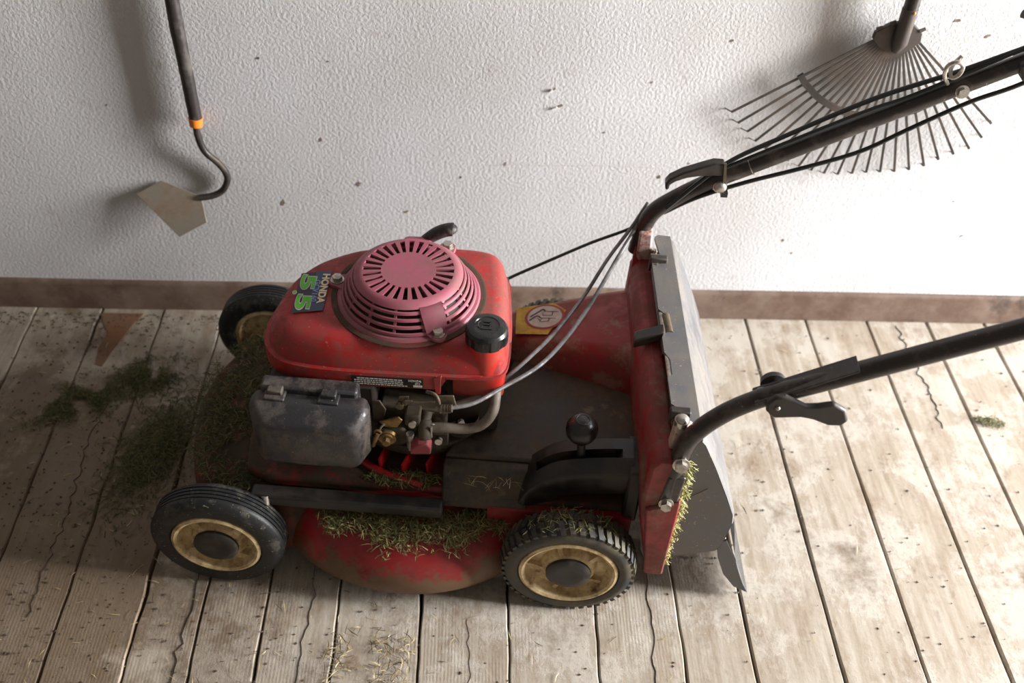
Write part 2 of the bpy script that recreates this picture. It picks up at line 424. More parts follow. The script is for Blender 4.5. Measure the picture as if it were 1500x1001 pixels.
# ------------------------------------------------------------------ the room
def room():
    bm = bmesh.new(); box(-3.2, 3.8, 0, .15, -.05, 2.6)(bm)
    wall = obj('wall_back', bm, M['wall'], smooth=False); tag(wall, kind='structure')
    # chips, nail holes and flakes in the plaster
    rnd = random.Random(3)
    spots = [(.149, .481, .010, 0), (.137, .513, .006, 0), (-.353, .555, .007, 1), (-.265, .401, .008, 1), (-.205, .309, .014, 1), (-.346, .264, .012, 1),
             (.421, .609, .007, 1), (-.24, .552, .005, 1), (.30, .53, .006, 1), (-.62, .46, .005, 1), (.60, .20, .008, 1), (.625, .17, .006, 1),
             (.84, .63, .010, 1), (.93, .60, .012, 1), (.945, .22, .007, 1), (.06, .36, .007, 1), (-.02, .33, .006, 1), (.23, .43, .006, 1), (.34, .34, .009, 1),
             (.39, .37, .006, 1), (-.12, .25, .008, 1), (1.14, .13, .018, 1), (.90, .30, .005, 1), (.78, .655, .010, 1)]
    for x, z, s, k in spots:
        bm = bmesh.new(); n = 9; a = rnd.uniform(-.6, .6) + .7
        ring = []
        for i in range(n):
            t = 2*math.pi*i/n; u = math.cos(t)*s*.62*rnd.uniform(.5, 1.1); v = math.sin(t)*s*.30*rnd.uniform(.5, 1.3)
            ring.append((x+u*math.cos(a)-v*math.sin(a), -.0006, z+u*math.sin(a)+v*math.cos(a)))
        prism(ring, (0, .004, 0))(bm)
        obj('plaster_chip', bm, M['chip'], wall, smooth=False)
        if k == 0:
            bm = bmesh.new(); prism([(p[0]-s*.9, -.004, p[2]-s*.5) for p in ring[:6]], (0, .006, 0))(bm)
            obj('plaster_flake', bm, M['flake'], wall, smooth=False)
    bm = bmesh.new()
    pts = [(x, -.0004, .357+.004*math.sin(x*7)+rnd.uniform(-.0012, .0012)) for x in [i*.03-1.2 for i in range(84)]]
    for a, b in zip(pts, pts[1:]):
        if noise.noise((a[0]*3, 0, 0)) > .12:
            prism([a, b, (b[0], b[1], b[2]-.0006), (a[0], a[1], a[2]-.0006)], (0, .003, 0))(bm)
    obj('wallpaper_seam', bm, M['seam'], wall, smooth=False)

    bm = bmesh.new()
    n = 120
    prof = [(.004, 0), (-.008, 0), (-.008, .062), (-.0065, .068), (-.004, .071), (.004, .071)]
    rings = []
    for i in range(n+1):
        x = -3.2+6.96*i/n; w = .002*noise.noise((x*2.3, 0, 5))
        rings.append([(x, y+w*.6, z+(w if z > .03 else 0)) for y, z in prof])
    grid(bm, rings, True, True, True)
    tag(obj('baseboard_back', bm, M['skirting'], angle=30), kind='structure')

    # right wall with the doorway the daylight comes through
    bm = bmesh.new()
    for a in ((3.8, 3.95, -3.0, -1.37, -.05, 2.6), (3.8, 3.95, -.53, .15, -.05, 2.6), (3.8, 3.95, -1.37, -.53, 2.36, 2.6)): box(*a)(bm)
    tag(obj('wall_right', bm, M['wall'], smooth=False), kind='structure')
    bm = bmesh.new()
    for a in ((3.77, 3.8, -1.44, -1.37, 0, 2.43), (3.77, 3.8, -.53, -.46, 0, 2.43), (3.77, 3.8, -1.37, -.53, 2.36, 2.43)): box(*a)(bm)
    tag(obj('trim_1', bm, M['skirting'], smooth=False), kind='structure')

    # floor: dark base and separate boards
    bm = bmesh.new(); box(-3.2, 3.8, -3.0, 0.0, -.06, -.022)(bm)
    floor = obj('floor', bm, M['subfloor'], smooth=False); tag(floor, kind='structure')
    edges = [.821, .693, .567, .435, .330, .201, .067, -.068, -.195, -.306, -.40, -.494, -.612, -.735, -.862, -.985]
    while edges[0] < 3.65: edges.insert(0, edges[0]+rnd.uniform(.115, .132))
    while edges[-1] > -3.1: edges.append(edges[-1]-rnd.uniform(.112, .13))
    ny = 110
    ys = [-.004-2.99*i/ny for i in range(ny+1)]
    def edge_pts(i):
        x = edges[i]; straight = x > .40
        out = []
        for y in ys:
            w = .0012*noise.noise((x*31, y*4, 1)) + (.0008 if straight else .0030)*noise.noise((x*17, y*22, 2))
            g = (.0019 if straight else .0011) + .0016*max(0, noise.noise((x*13, y*7, 3)))*(1 if straight else 1.6)
            out.append((x+w, g))
        return out
    E_ = [edge_pts(i) for i in range(len(edges))]
    for i in range(len(edges)-1):
        rt, lf = E_[i], E_[i+1]
        dz = rnd.uniform(-.0012, .0004)
        rings = []
        for k, y in enumerate(ys):
            x0 = lf[k][0]+lf[k][1]; x1 = rt[k][0]-rt[k][1]
            rings.append([(x0, y, -.02), (x0, y, dz-.0025), (x0+.002, y, dz), (x1-.002, y, dz), (x1, y, dz-.0025), (x1, y, -.02)])
        bm = bmesh.new(); grid(bm, rings, False, True, True)
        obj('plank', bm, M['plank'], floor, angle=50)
    # splits inside the boards
    for (x, y0, y1, amp) in ((.372, -.05, -.30, .012), (.885, -.02, -.30, .020), (.29, -.55, -1.0, .010), (-.24, -.60, -1.0, .012),
                             (.005, -.70, -.86, .008), (-.42, -.55, -1.1, .014), (-.56, -.10, -.45, .022), (-.66, -.25, -.70, .016)):
        bm = bmesh.new(); n = 40; P = []
        for k in range(n+1):
            t = k/n; y = y0+(y1-y0)*t
            P.append((x+amp*1.3*noise.noise((x*9, y*7, 4))+amp*.7*noise.noise((x*9, y*60, 6)), y, (.0002+.0008*max(0, noise.noise((x*5, y*26, 8))))*math.sin(math.pi*t)**.4))
        for a, b in zip(P, P[1:]):
            prism([(a[0]-a[2], a[1], .0006), (a[0]+a[2], a[1], .0006), (b[0]+b[2], b[1], .0006), (b[0]-b[2], b[1], .0006)], (0, 0, -.003))(bm)
        obj('split', bm, M['subfloor'], floor, smooth=False)
    bm = bmesh.new()
    prism([(-.733, -.022, .0007), (-.65, -.022, .0007), (-.662, -.05, .0007), (-.672, -.085, .0007), (-.684, -.125, .0007), (-.692, -.17, .0007), (-.706, -.165, .0007), (-.712, -.12, .0007), (-.704, -.08, .0007), (-.722, -.05, .0007)], (0, 0, -.003))(bm)
    obj('bare_patch', bm, M['barewood'], floor, smooth=False)
    return floor
room()

# ------------------------------------------------------------------ lawn mower (local frame: +x to the rear, +y to the wall)
mower = bpy.data.objects.new('lawn_mower', None); link(mower)
mower.location = (-.373, -.638, 0); mower.rotation_euler = (0, 0, R(-4.894))
tag(mower, 'red walk-behind petrol lawn mower with faded pink starter cover and black handlebars', 'lawn mower')

def offset_ring(pts, d):
    n = len(pts); out = []
    for i in range(n):
        t = (pts[(i+1) % n]-pts[i-1]); nn = Vector((t.y, -t.x, 0)).normalized()
        dd = d(pts[i]) if callable(d) else d
        out.append(pts[i]+nn*dd)
    return out

def build_deck():
    C = (.275, .245, 0)
    def pan(bm):
        prof = [(.252, .036), (.262, .036), (.2655, .048), (.264, .066), (.256, .092), (.243, .112), (.225, .124), (.19, .129), (.178, .134), (.172, .150), (.165, .162), (.15, .166), (.0, .166)]
        lathe(prof, C, segs=96)(bm)
    def nose(bm):
        out = catmull([(.12, .055, 0), (.02, .075, 0), (-.06, .11, 0), (-.095, .20, 0), (-.10, .28, 0), (-.085, .35, 0), (-.04, .42, 0), (.06, .45, 0), (.2, .45, 0), (.3, .25, 0)], 8, True)
        out = [Vector((p.x, p.y, 0)) for p in out]
        # shrink towards the nose middle for the rounded upper edge
        mid = Vector((.09, .25, 0)); rings = []
        for s, z in ((1, .045), (1.0, .07), (.985, .10), (.95, .125), (.88, .140), (.6, .148), (.0, .150)):
            rings.append([mid+(p-mid)*s+Vector((0, 0, z)) for p in out])
        grid(bm, rings, True)
    def rear(bm):
        box(.40, .615, .062, .43, .06, .160)(bm)
    deck = part('deck', M['red_deck'], mower, pan, rear, bevel=0)
    part('deck_nose', M['red_grimy'], deck, nose)
    part('deck_crown', M['red_grimy'], mower, prism([(.03, .10, .150), (.07, .082, .150), (.33, .082, .150), (.42, .075, .150), (.61, .075, .150), (.61, .42, .150), (.05, .42, .150), (.02, .36, .150), (.02, .16, .150)], (0, 0, .019)), bevel=.006)
    part('deck_rib', M['red_clean'], deck, tube([(.19, .135, .172), (.235, .105, .174), (.30, .088, .170)], .006, 6))
    # discharge tunnel rising to the rear wall
    def tunnel(bm):
        secs = []
        for x, yn, yf, z in ((.36, .335, .415, .205), (.42, .335, .425, .245), (.50, .318, .438, .262), (.56, .30, .447, .276), (.625, .278, .452, .290)):
            secs.append([(x, yn-.018, .165), (x, yn-.012, z-.05), (x, yn-.003, z-.016), (x, yn+.006, z-.004), (x, yn+.018, z), (x, yf-.02, z+.002), (x, yf-.006, z-.004), (x, yf, z-.02), (x, yf, .165)])
        grid(bm, secs, False)
    part('discharge_tunnel', M['red'], mower, tunnel, angle=50)
    # height rod and pin
    part('height_rod', M['black'], mower, box(.05, .335, .042, .066, .152, .174), bevel=.004)
    part('axle_pin', M['steel'], mower, cyl((.072, .045, .172), (.078, .018, .128), .0055))
    # rear wall
    prof = [(.643, .095), (.668, .095), (.667, .20), (.664, .30), (.652, .352), (.628, .352), (.617, .335), (.615, .26), (.622, .20)]
    rw = part('rear_wall', M['red_caked'], mower, prism([(x, .02, z) for x, z in prof], (-.018, .44, 0)), bevel=.006)
    part('side_flange', M['red_caked'], rw, prism([(.622, .014, .25), (.668, .014, .27), (.668, .014, .095), (.640, .014, .095)], (0, .012, 0)), bevel=.003)
    return deck
build_deck()

def build_cover():
    cov = part('belt_cover', M['cover'], mower,
               prism([(.330, .118, .195), (.455, .118, .195), (.628, .118, .195), (.620, .35, .195), (.425, .35, .195), (.408, .28, .195), (.375, .215, .195), (.352, .165, .195)], (0, 0, .017)), bevel=.004)
    part('step_panel', M['cover'], cov, prism([(.330, .118, .206), (.330, .104, .204), (.330, .076, .166), (.330, .066, .162), (.330, .066, .152), (.330, .118, .152)], (.128, 0, 0)), bevel=.003)
    # arched height-quadrant over the rear wheel
    fr = catmull([(.440, 0, .150), (.447, 0, .172), (.459, 0, .200), (.490, 0, .232), (.521, 0, .245), (.560, 0, .253), (.606, 0, .258)], 6)
    def arch(bm):
        rows = []
        for p in fr:
            x, z = p.x, p.z
            slot = .468 < x < .586
            zs = z+.010
            mid = zs-.018 if slot else zs
            rows.append([(x+.012, .078, max(.14, z-.055)), (x+.004, .070, z-.012), (x, .073, z-.002), (x, .080, z+.004), (x, .0915, zs), (x, .0920, mid), (x, .1075, mid), (x, .1080, zs), (x, .128, zs), (x, .132, zs-.004), (x, .133, .19)])
        grid(bm, rows, False)
    q = part('quadrant', M['black'], cov, arch, angle=40)
    part('quadrant_end', M['black'], cov, box(.600, .622, .066, .14, .15, .262), bevel=.004)
    lev = part('height_lever', M['black'], mower, cyl((.533, .100, .235), (.528, .104, .292), .0062))
    part('knob', M['gloss'], lev, ball((.5275, .105, .306), .0232, u=32, v=20), lathe([(.009, -.026), (.0125, -.022), (.0125, -.012)], (.5275, .105, .306), segs=24))
    part('knob_ring', M['black'], lev, lathe([(.0085, 0), (.0095, .0006), (.0105, 0)], (.5275, .1035, .3282), segs=28))
build_cover()

def wheel(cx, y0, R_, rim_r, hub_r, lugs, side=1, width=.046, cz=.1):
    """near face at y0, body goes to y0+side*width"""
    s = side
    def ty(bm):
        prof = []
        pr = [(rim_r, .004), (rim_r+.003, .0), (R_-.016, -.0015), (R_-.007, .001), (R_-.002, .006)]
        if lugs: pr += [(R_-.003, .012), (R_-.003, width-.012)]
        else:
            for k in range(5):
                a = .009+k*.0062
                pr += [(R_, a), (R_, a+.0040), (R_-.0022, a+.0048), (R_-.0022, a+.0058)]
            pr += [(R_, width-.008)]
        pr += [(R_-.002, width-.006), (R_-.007, width-.001), (R_-.016, width+.0015), (rim_r+.003, width), (rim_r, width-.004)]
        lathe([(r, h*s) for r, h in pr], (cx, y0, cz), 'y', 72)(bm)
        if lugs:
            n = 44
            for row in (0, 1):
                for k in range(n):
                    t = 2*math.pi*(k+.5*row)/n; da = math.pi/n*.56
                    h0, h1 = (.001, .0215) if row == 0 else (.0245, width-.001)
                    sk = .05 if row == 0 else -.05
                    q = []
                    for rr in (R_-.006, R_+.0025):
                        for (tt, hh) in ((t-da, h0), (t+da, h0), (t+da+sk, h1), (t-da+sk, h1)):
                            e = .004 if ((hh == h0 and row == 0) or (hh == h1 and row == 1)) and rr > R_ else 0
                            q.append(bm.verts.new((cx+math.cos(tt)*(rr-e), y0+hh*s, cz+math.sin(tt)*(rr-e))))
                    for f in ((0, 1, 5, 4), (1, 2, 6, 5), (2, 3, 7, 6), (3, 0, 4, 7), (4, 5, 6, 7)): bm.faces.new([q[i] for i in f])
    t = part('wheel', M['tread'] if lugs else M['rubber'], mower, ty, angle=40)
    t['label'] = 'rear wheel with lugged tyre' if lugs else 'front wheel with ribbed tyre'
    def rim(bm):
        pr = [(rim_r+.001, .006), (rim_r, -.0005), (rim_r-.004, -.002), (rim_r-.008, 0), (rim_r-.009, .010), (rim_r-.014, .0185), (hub_r+.010, .0165), (hub_r+.004, .005), (hub_r-.004, .002), (hub_r-.010, .004)]
        lathe([(r, h*s) for r, h in pr], (cx, y0, cz), 'y', 64)(bm)
        nr = 4 if not lugs else 5
        for k in range(nr):
            a = 2*math.pi*(k+.12)/nr+.5; ca, sa = math.cos(a), math.sin(a)
            w = .0035 if lugs else .007
            r0, r1 = hub_r+.002, rim_r-.008
            P = []
            for rr, hh in ((r0, .006), (r1, .0135)):
                for ww in (-w, w): P.append((cx+ca*rr-sa*ww, y0+hh*s, cz+sa*rr+ca*ww))
            P = [P[0], P[1], P[3], P[2]]
            prism(P, (0, .012*s, 0))(bm)
        lathe([(rim_r+.001, width-.002), (rim_r-.006, width-.001), (rim_r-.010, width-.012), (.02, width-.010), (.018, width+.004), (.008, width+.004)], (cx, y0, cz), 'y', 48)(bm) if s > 0 else lathe([(r, h*s) for r, h in [(rim_r+.001, width-.002), (rim_r-.006, width-.001), (rim_r-.010, width-.012), (.02, width-.010), (.018, width+.004), (.008, width+.004)]], (cx, y0, cz), 'y', 48)(bm)
    part('rim', M['rim'], t, rim, angle=40)
    part('hub_cap', M['hub'], t, lathe([(hub_r, .004*s), (hub_r, -.0015*s), (hub_r-.003, -.0035*s), (hub_r-.012, -.0045*s), (.012, -.0035*s), (.0, -.0035*s)], (cx, y0, cz), 'y', 48))
    part('axle', M['dsteel'], t, cyl((cx, y0+s*(width+.0), cz), (cx, y0+s*(width+.06), cz+.008), .007))
wheel(.0, .0, .100, .0665, .0335, False)
wheel(.527, .0, .1005, .0735, .0335, True)
wheel(-.022, .490, .100, .0665, .0335, False, -1)
wheel(.495, .505, .1005, .0735, .0335, True, -1)

def build_engine():
    base = part('engine_block', M['engine'], mower,
                lathe([(.0, .166), (.095, .166), (.10, .19), (.118, .192), (.124, .198), (.124, .212), (.110, .218), (.105, .235)], (.28, .25, 0), segs=56),
                box(.10, .405, .165, .385, .215, .345), box(.075, .23, .135, .33, .22, .33), bevel=.008)
    part('base_flange', M['alu'], base, lathe([(.108, .2185), (.116, .2165), (.1255, .214), (.1275, .208), (.1265, .198), (.122, .192)], (.28, .25, 0), segs=64))
    for x0, x1, ya, yb in ((.232, .240, .112, .150), (.268, .282, .104, .150), (.304, .318, .110, .150)):
        part('cooling_vane', M['red_clean'], base, prism([(x0, ya, .169), (x0+.003, ya, .169), (x1+.003, yb, .169), (x1, yb, .169)], (-.002, 0, .026)))
    part('muffler_shield', M['alu'], base, prism([(.062, .17, .30), (.085, .15, .30), (.085, .15, .22), (.070, .165, .20)], (.012, .12, 0)), bevel=.006)
    # ---- red cowl
    out = catmull([(.414, .160, 0), (.400, .146, 0), (.36, .141, 0), (.30, .139, 0), (.24, .137, 0), (.18, .136, 0), (.125, .139, 0), (.088, .150, 0), (.065, .175, 0), (.057, .205, 0), (.059, .245, 0), (.073, .295, 0),
                   (.100, .333, 0), (.145, .362, 0), (.20, .380, 0), (.27, .390, 0), (.34, .394, 0), (.382, .386, 0), (.403, .362, 0), (.412, .31, 0), (.417, .25, 0), (.418, .19, 0)], 6, True)
    def k(p): return 1+max(0, (.17-p.x)/.11)*.9
    def cowl(bm):
        rings = []
        for d, z in ((.003, None), (.0, None), (0, .350), (.0005, .3545), (.004, .357), (.0055, .370), (.009, .384), (.0145, .3935), (.022, .3985), (.032, .4005)):
            # ring is clockwise or not: find inward sign below
            r = offset_ring(out, (lambda p, d=d: INS*d*(k(p) if d > .003 else 1)))
            rr = []
            for i, p in enumerate(r):
                zz = z
                if z is None:
                    q = out[i]
                    low = .328
                    if q.y < .22 and q.x > .322: low = .352 + .004*min(1, (q.x-.322)/.05)
                    zz = low
                rr.append((p.x, p.y, zz))
            rings.append(rr)
        vs_ = grid(bm, rings, True)
        c = bm.verts.new((.25, .26, .4025)); last = vs_[-1]
        for i in range(len(last)): bm.faces.new((last[i], last[(i+1) % len(last)], c))
    area2 = sum(out[i].x*out[(i+1) % len(out)].y-out[(i+1) % len(out)].x*out[i].y for i in range(len(out)))
    global INS
    INS = -1 if area2 > 0 else 1
    cw = part('engine_cowl', M['red_cowl'], mower, cowl, angle=28)
    part('cowl_tab', M['red_cowl'], cw, prism([(.312, .1385, .352), (.324, .139, .356), (.322, .1395, .318), (.315, .139, .318)], (0, .006, 0)), bevel=.001)
    # ---- fuel tank lobe
    to = catmull([(.345, .150, 0), (.38, .146, 0), (.408, .152, 0), (.413, .18, 0), (.412, .28, 0), (.405, .36, 0), (.36, .375, 0), (.338, .36, 0), (.336, .26, 0), (.337, .165, 0)], 5, True)
    def tank(bm):
        mid = Vector((.376, .26, 0)); rings = []
        for s, z in ((.80, .296), (.92, .299), (.985, .308), (1, .322), (1, .352)):
            rings.append([mid+(p-mid)*s+Vector((0, 0, z)) for p in to])
        grid(bm, rings, True, True, True)
    part('fuel_tank', M['red_tank'], mower, tank)
    neck = part('filler_neck', M['red_tank'], mower, lathe([(.0265, .345), (.0255, .37), (.0262, .395), (.0255, .412), (.022, .414)], (.384, .172, 0), segs=40))
    cz = .405
    def cap(bm):
        n = 64; rings = []
        for r, h, nt in ((.0285, 0, 0), (.0305, .001, 1), (.0305, .016, 1), (.0298, .019, 0), (.027, .0235, 0), (.022, .0255, 0), (.0178, .0258, 0), (.017, .0248, 0), (.0, .0248, 0)):
            ring = []
            for i in range(n):
                t = 2*math.pi*i/n; rr = r
                if nt and (i % 8) < 3: rr = r-.0022
                ring.append((.384+math.cos(t)*rr, .172+math.sin(t)*rr, cz+h))
            rings.append(ring)
        grid(bm, rings, True)
    fc = part('fuel_cap', M['gloss'], mower, cap, angle=30)
    # pump symbol in relief on the cap
    zt = cz+.0248
    def pump(bm):
        for x0, x1, y0, y1 in ((.377, .3785, .166, .180), (.3875, .389, .166, .180), (.377, .389, .1785, .180), (.377, .389, .1725, .174), (.3745, .3915, .1645, .166)):
            box(x0, x1, y0, y1, zt-.0005, zt+.0011)(bm)
        sweep(bm, [(.3745, .1665, zt+.0004), (.3715, .169, zt+.0004), (.3715, .176, zt+.0004), (.3745, .180, zt+.0004)], .0008, 6)
    part('pump_symbol', M['hub'], fc, pump, smooth=False)
    # ---- recoil starter
    cx, cy = .2635, .258
    def top(bm):
        N_ = 28; z = .448
        def pt(r, t, zz): return (cx+math.cos(t)*r, cy+math.sin(t)*r, zz)
        def zr(r): return z - (0 if r < .066 else ((r-.066)/.013)**2*.007)
        seg = 4
        for kk in range(N_):
            a0 = 2*math.pi*kk/N_; a1 = a0+2*math.pi/N_; am = a0+(a1-a0)*.52
            subs = [a0, (a0+am)/2, am, (am+a1)/2, a1]
            for i in range(4):
                t0, t1 = subs[i], subs[i+1]
                bands = [(.0, .0395, True), (.0395, .0655, i >= 2), (.0655, .069, True), (.069, .073, True), (.073, .0765, True), (.0765, .079, True)]
                for r0, r1, on in bands:
                    if on:
                        if r0 == 0:
                            q = [pt(0, 0, z), pt(r1, t0, z), pt(r1, t1, z)]
                        else:
                            q = [pt(r0, t0, zr(r0)), pt(r1, t0, zr(r1)), pt(r1, t1, zr(r1)), pt(r0, t1, zr(r0))]
                        bm.faces.new([bm.verts.new(p) for p in q])
        bmesh.ops.remove_doubles(bm, verts=bm.verts, dist=1e-6)
        bmesh.ops.recalc_face_normals(bm, faces=bm.faces)
        bmesh.ops.solidify(bm, geom=bm.faces[:], thickness=.0035)
    rs = part('recoil_starter', M['pink'], mower, top, angle=40)
    def louvre(r, z, h=.0042, w=.005):
        return lathe([(r-w, z-h*.2), (r-w*.4, z+h*.5), (r, z+h*.3), (r+.001, z-h*.5), (r-w*.6, z-h*.6), (r-w, z-h*.2)], (cx, cy, 0), segs=72)
    for r, z in ((.0825, .4365), (.0875, .428), (.0925, .419), (.0975, .410)):
        part('louvre_ring', M['pink'], rs, louvre(r, z))
    part('base_ring', M['pink'], rs, lathe([(.086, .401), (.097, .4065), (.102, .4055), (.1065, .4005)], (cx, cy, 0), segs=72))
    part('groove_shade_ring', M['red_grimy'], rs, lathe([(.1055, .4032), (.109, .4026), (.1125, .4026), (.1135, .4020)], (cx, cy, 0), segs=72))  # raised dark ring painting in the shade of the groove around the starter
    for kk in range(14):
        a = 2*math.pi*(kk+.3)/14
        p = lambda r, z, da: (cx+math.cos(a+da)*r, cy+math.sin(a+da)*r, z)
        part('stay', M['pink'], rs, prism([p(.076, .443, -.022), p(.076, .443, .022), p(.098, .404, .018), p(.098, .404, -.018)], (-math.cos(a)*.003, -math.sin(a)*.003, -.002)))
    part('fan_housing', M['engine'], rs, lathe([(.0, .436), (.064, .436), (.0705, .430), (.084, .403)], (cx, cy, 0), segs=48))
    # strap to the near bolt and bolt lugs
    bolts = ((-.108, .012, 0), (.052, -.086, 1), (.044, .108, 0))
    for bx, by, st in bolts:
        a = math.atan2(by, bx); r = math.hypot(bx, by)
        ca, sa = math.cos(a), math.sin(a)
        def lug(bm, a=a, r=r):
            pts = [(cx+ca*.09-sa*.02, cy+sa*.09+ca*.02, .401)]
            for i in range(9):
                t = a+math.pi/2-math.pi*i/8
                pts.append((cx+ca*r+math.cos(t)*.013, cy+sa*r+math.sin(t)*.013, .401))
            pts.append((cx+ca*.09+sa*.02, cy+sa*.09-ca*.02, .401))
            prism(pts, (0, 0, .0065))(bm)
        part('lug', M['pink'], rs, lug, bevel=.001)
        part('bolt', M['steel'], rs, hexbolt((cx+ca*r, cy+sa*r, .4072), (0, 0, 1), .0075, .006))
        if st:
            def strap(bm, a=a):
                rows = []
                for rr, z, w in ((.0765, .4425, .0165), (.0815, .4400, .017), (.0870, .4325, .017), (.0935, .4215, .0165), (.0995, .4105, .0155), (.1055, .4085, .013)):
                    rows.append([(cx+math.cos(a+s*w/rr)*(rr+.001), cy+math.sin(a+s*w/rr)*(rr+.001), z) for s in (-1, -.6, -.2, .2, .6, 1)])
                grid(bm, rows, False)
                bmesh.ops.solidify(bm, geom=bm.faces[:], thickness=.003)
            part('strap', M['pink'], rs, strap)
    # rope outlet and pull grip
    part('rope_outlet', M['pink'], rs, prism([(.236, .318, .418), (.288, .330, .418), (.286, .352, .418), (.246, .350, .418)], (0, 0, .020)), bevel=.005)
    def grip(bm):
        path = catmull([(.270, .349, .425), (.280, .350, .434), (.293, .351, .444), (.306, .351, .451), (.315, .351, .4535), (.319, .351, .4535)], 5)
        n = len(path)
        sweep(bm, path, [.0078+.0026*math.sin(math.pi*.5*min(1, i/(n*.55)))-(.005*max(0, (i-n+4)/4)**2) for i in range(n)], 14)
        ball((.3125, .351, .4545), .0108, sx=1.1, sz=.75)(bm)
        sweep(bm, [(.262, .345, .418), (.271, .349, .426)], .004, 10)
    part('pull_grip', M['grip'], mower, grip)
    # ---- decals
    zd = .4030
    def on_cowl(u, v, dz=0.):
        a, b, c, d = Vector((.0985, .285, zd)), Vector((.142, .2955, zd)), Vector((.146, .207, zd)), Vector((.1025, .197, zd))
        p = (a*(1-u)+b*u)*(1-v)+(d*(1-u)+c*u)*v
        return (p.x, p.y, zd+dz-max(0, .118-p.x)*.05)
    dec = part('power_decal', [M['blue'], M['dblue']], cw, lambda bm: grid(bm, [[on_cowl(u, v) for u in (0, .25, .5, .75, 1)] for v in (0, .33, .66, 1)], False), recalc=False)
    for p in dec.data.polygons: p.material_index = 1 if (p.center.x-.0985-(.285-p.center.y)*.045) < .0215 else 0
    xd = Vector(on_cowl(0, 1))-Vector(on_cowl(0, 0)); xd.z = 0; yd = Vector((-xd.y, xd.x, 0))
    def dtxt(t, u, v, size, m, w, bold=0, dz=.0006):
        text_mesh(t, size, M[m], 'lettering', dec, on_cowl(u, v, dz), xd, yd, w, bold)
    dtxt('HONDA', .85, .45, .0145, 'cream', .066, .0006)
    dtxt('GCV160', .61, .50, .0112, 'lblue', .048, .0002)
    for v in (.26, .76):
        dtxt('5', .275, v, .0285, 'white', .0350, .0019, .0004)
        dtxt('5', .275, v, .0285, 'green', .0310, .0009, .0009)
    dtxt('.', .135, .51, .034, 'white', .0085, .0012, .0004); dtxt('.', .137, .51, .034, 'green', .006, .0003, .0009)
    # notice strip on the near skirt
    lab = part('notice_strip', M['ink'], cw, prism([(.196, .1352, .331), (.298, .1368, .331), (.298, .1368, .3485), (.196, .1352, .3485)], (0, .001, 0)))
    def dashes(bm):
        rr = random.Random(5)
        for row in range(4):
            x = .200+(.004 if row == 0 else 0); z = .3458-row*.0038
            while x < (.268 if row < 3 else .274):
                w = rr.uniform(.002, .006)
                yy = .1352+(x-.196)/.102*.0016-.0003
                prism([(x, yy, z), (x+w, yy, z), (x+w, yy, z-.0017), (x, yy, z-.0017)], (0, .0004, 0))(bm)
                x += w+.0011
    part('small_print', M['white'], lab, dashes, smooth=False)
    text_mesh('HONDA', .0052, M['white'], 'lettering', lab, (.286, .1363, .3450), (1, .0157, 0), (0, 0, 1), .018, .0001)
    text_mesh('EM', .0042, M['white'], 'lettering', lab, (.290, .1364, .3395), (1, .0157, 0), (0, 0, 1), .007)
    part('white_box', M['white'], lab, prism([(.284, .1360, .3330), (.2965, .1362, .3330), (.2965, .1362, .3365), (.284, .1360, .3365)], (0, .0006, 0)), smooth=False)
    return base
base = build_engine()

def build_air_filter():
    def cover(bm):
        rings = []
        def rr(x0, x1, z0, z1, y, c):
            pts = []
            for (cx, cz, a0) in ((x1-c, z1-c, 0), (x0+c, z1-c, 90), (x0+c, z0+c, 180), (x1-c, z0+c, 270)):
                for i in range(6):
                    t = R(a0+i*18); pts.append((cx+math.cos(t)*c, y, cz+math.sin(t)*c))
            return pts
        rings = [rr(.060, .222, .237, .327, .114, .010), rr(.057, .226, .234, .330, .106, .013), rr(.057, .227, .233, .330, .090, .014), rr(.059, .226, .233, .328, .085, .015), rr(.070, .218, .234, .321, .0625, .017), rr(.074, .214, .237, .317, .0580, .016), rr(.081, .207, .243, .311, .0560, .013)]
        grid(bm, rings, True, True, True)
    af = part('air_filter', M['filter'], mower, cover, angle=40)
    part('back_plate', M['filter'], af, box(.070, .208, .110, .135, .236, .339), bevel=.004)
    for x in (.078, .154):
        part('clip', M['filter'], af, box(x, x+.030, .092, .112, .326, .334), box(x+.004, x+.026, .100, .114, .332, .341), bevel=.002)
build_air_filter()

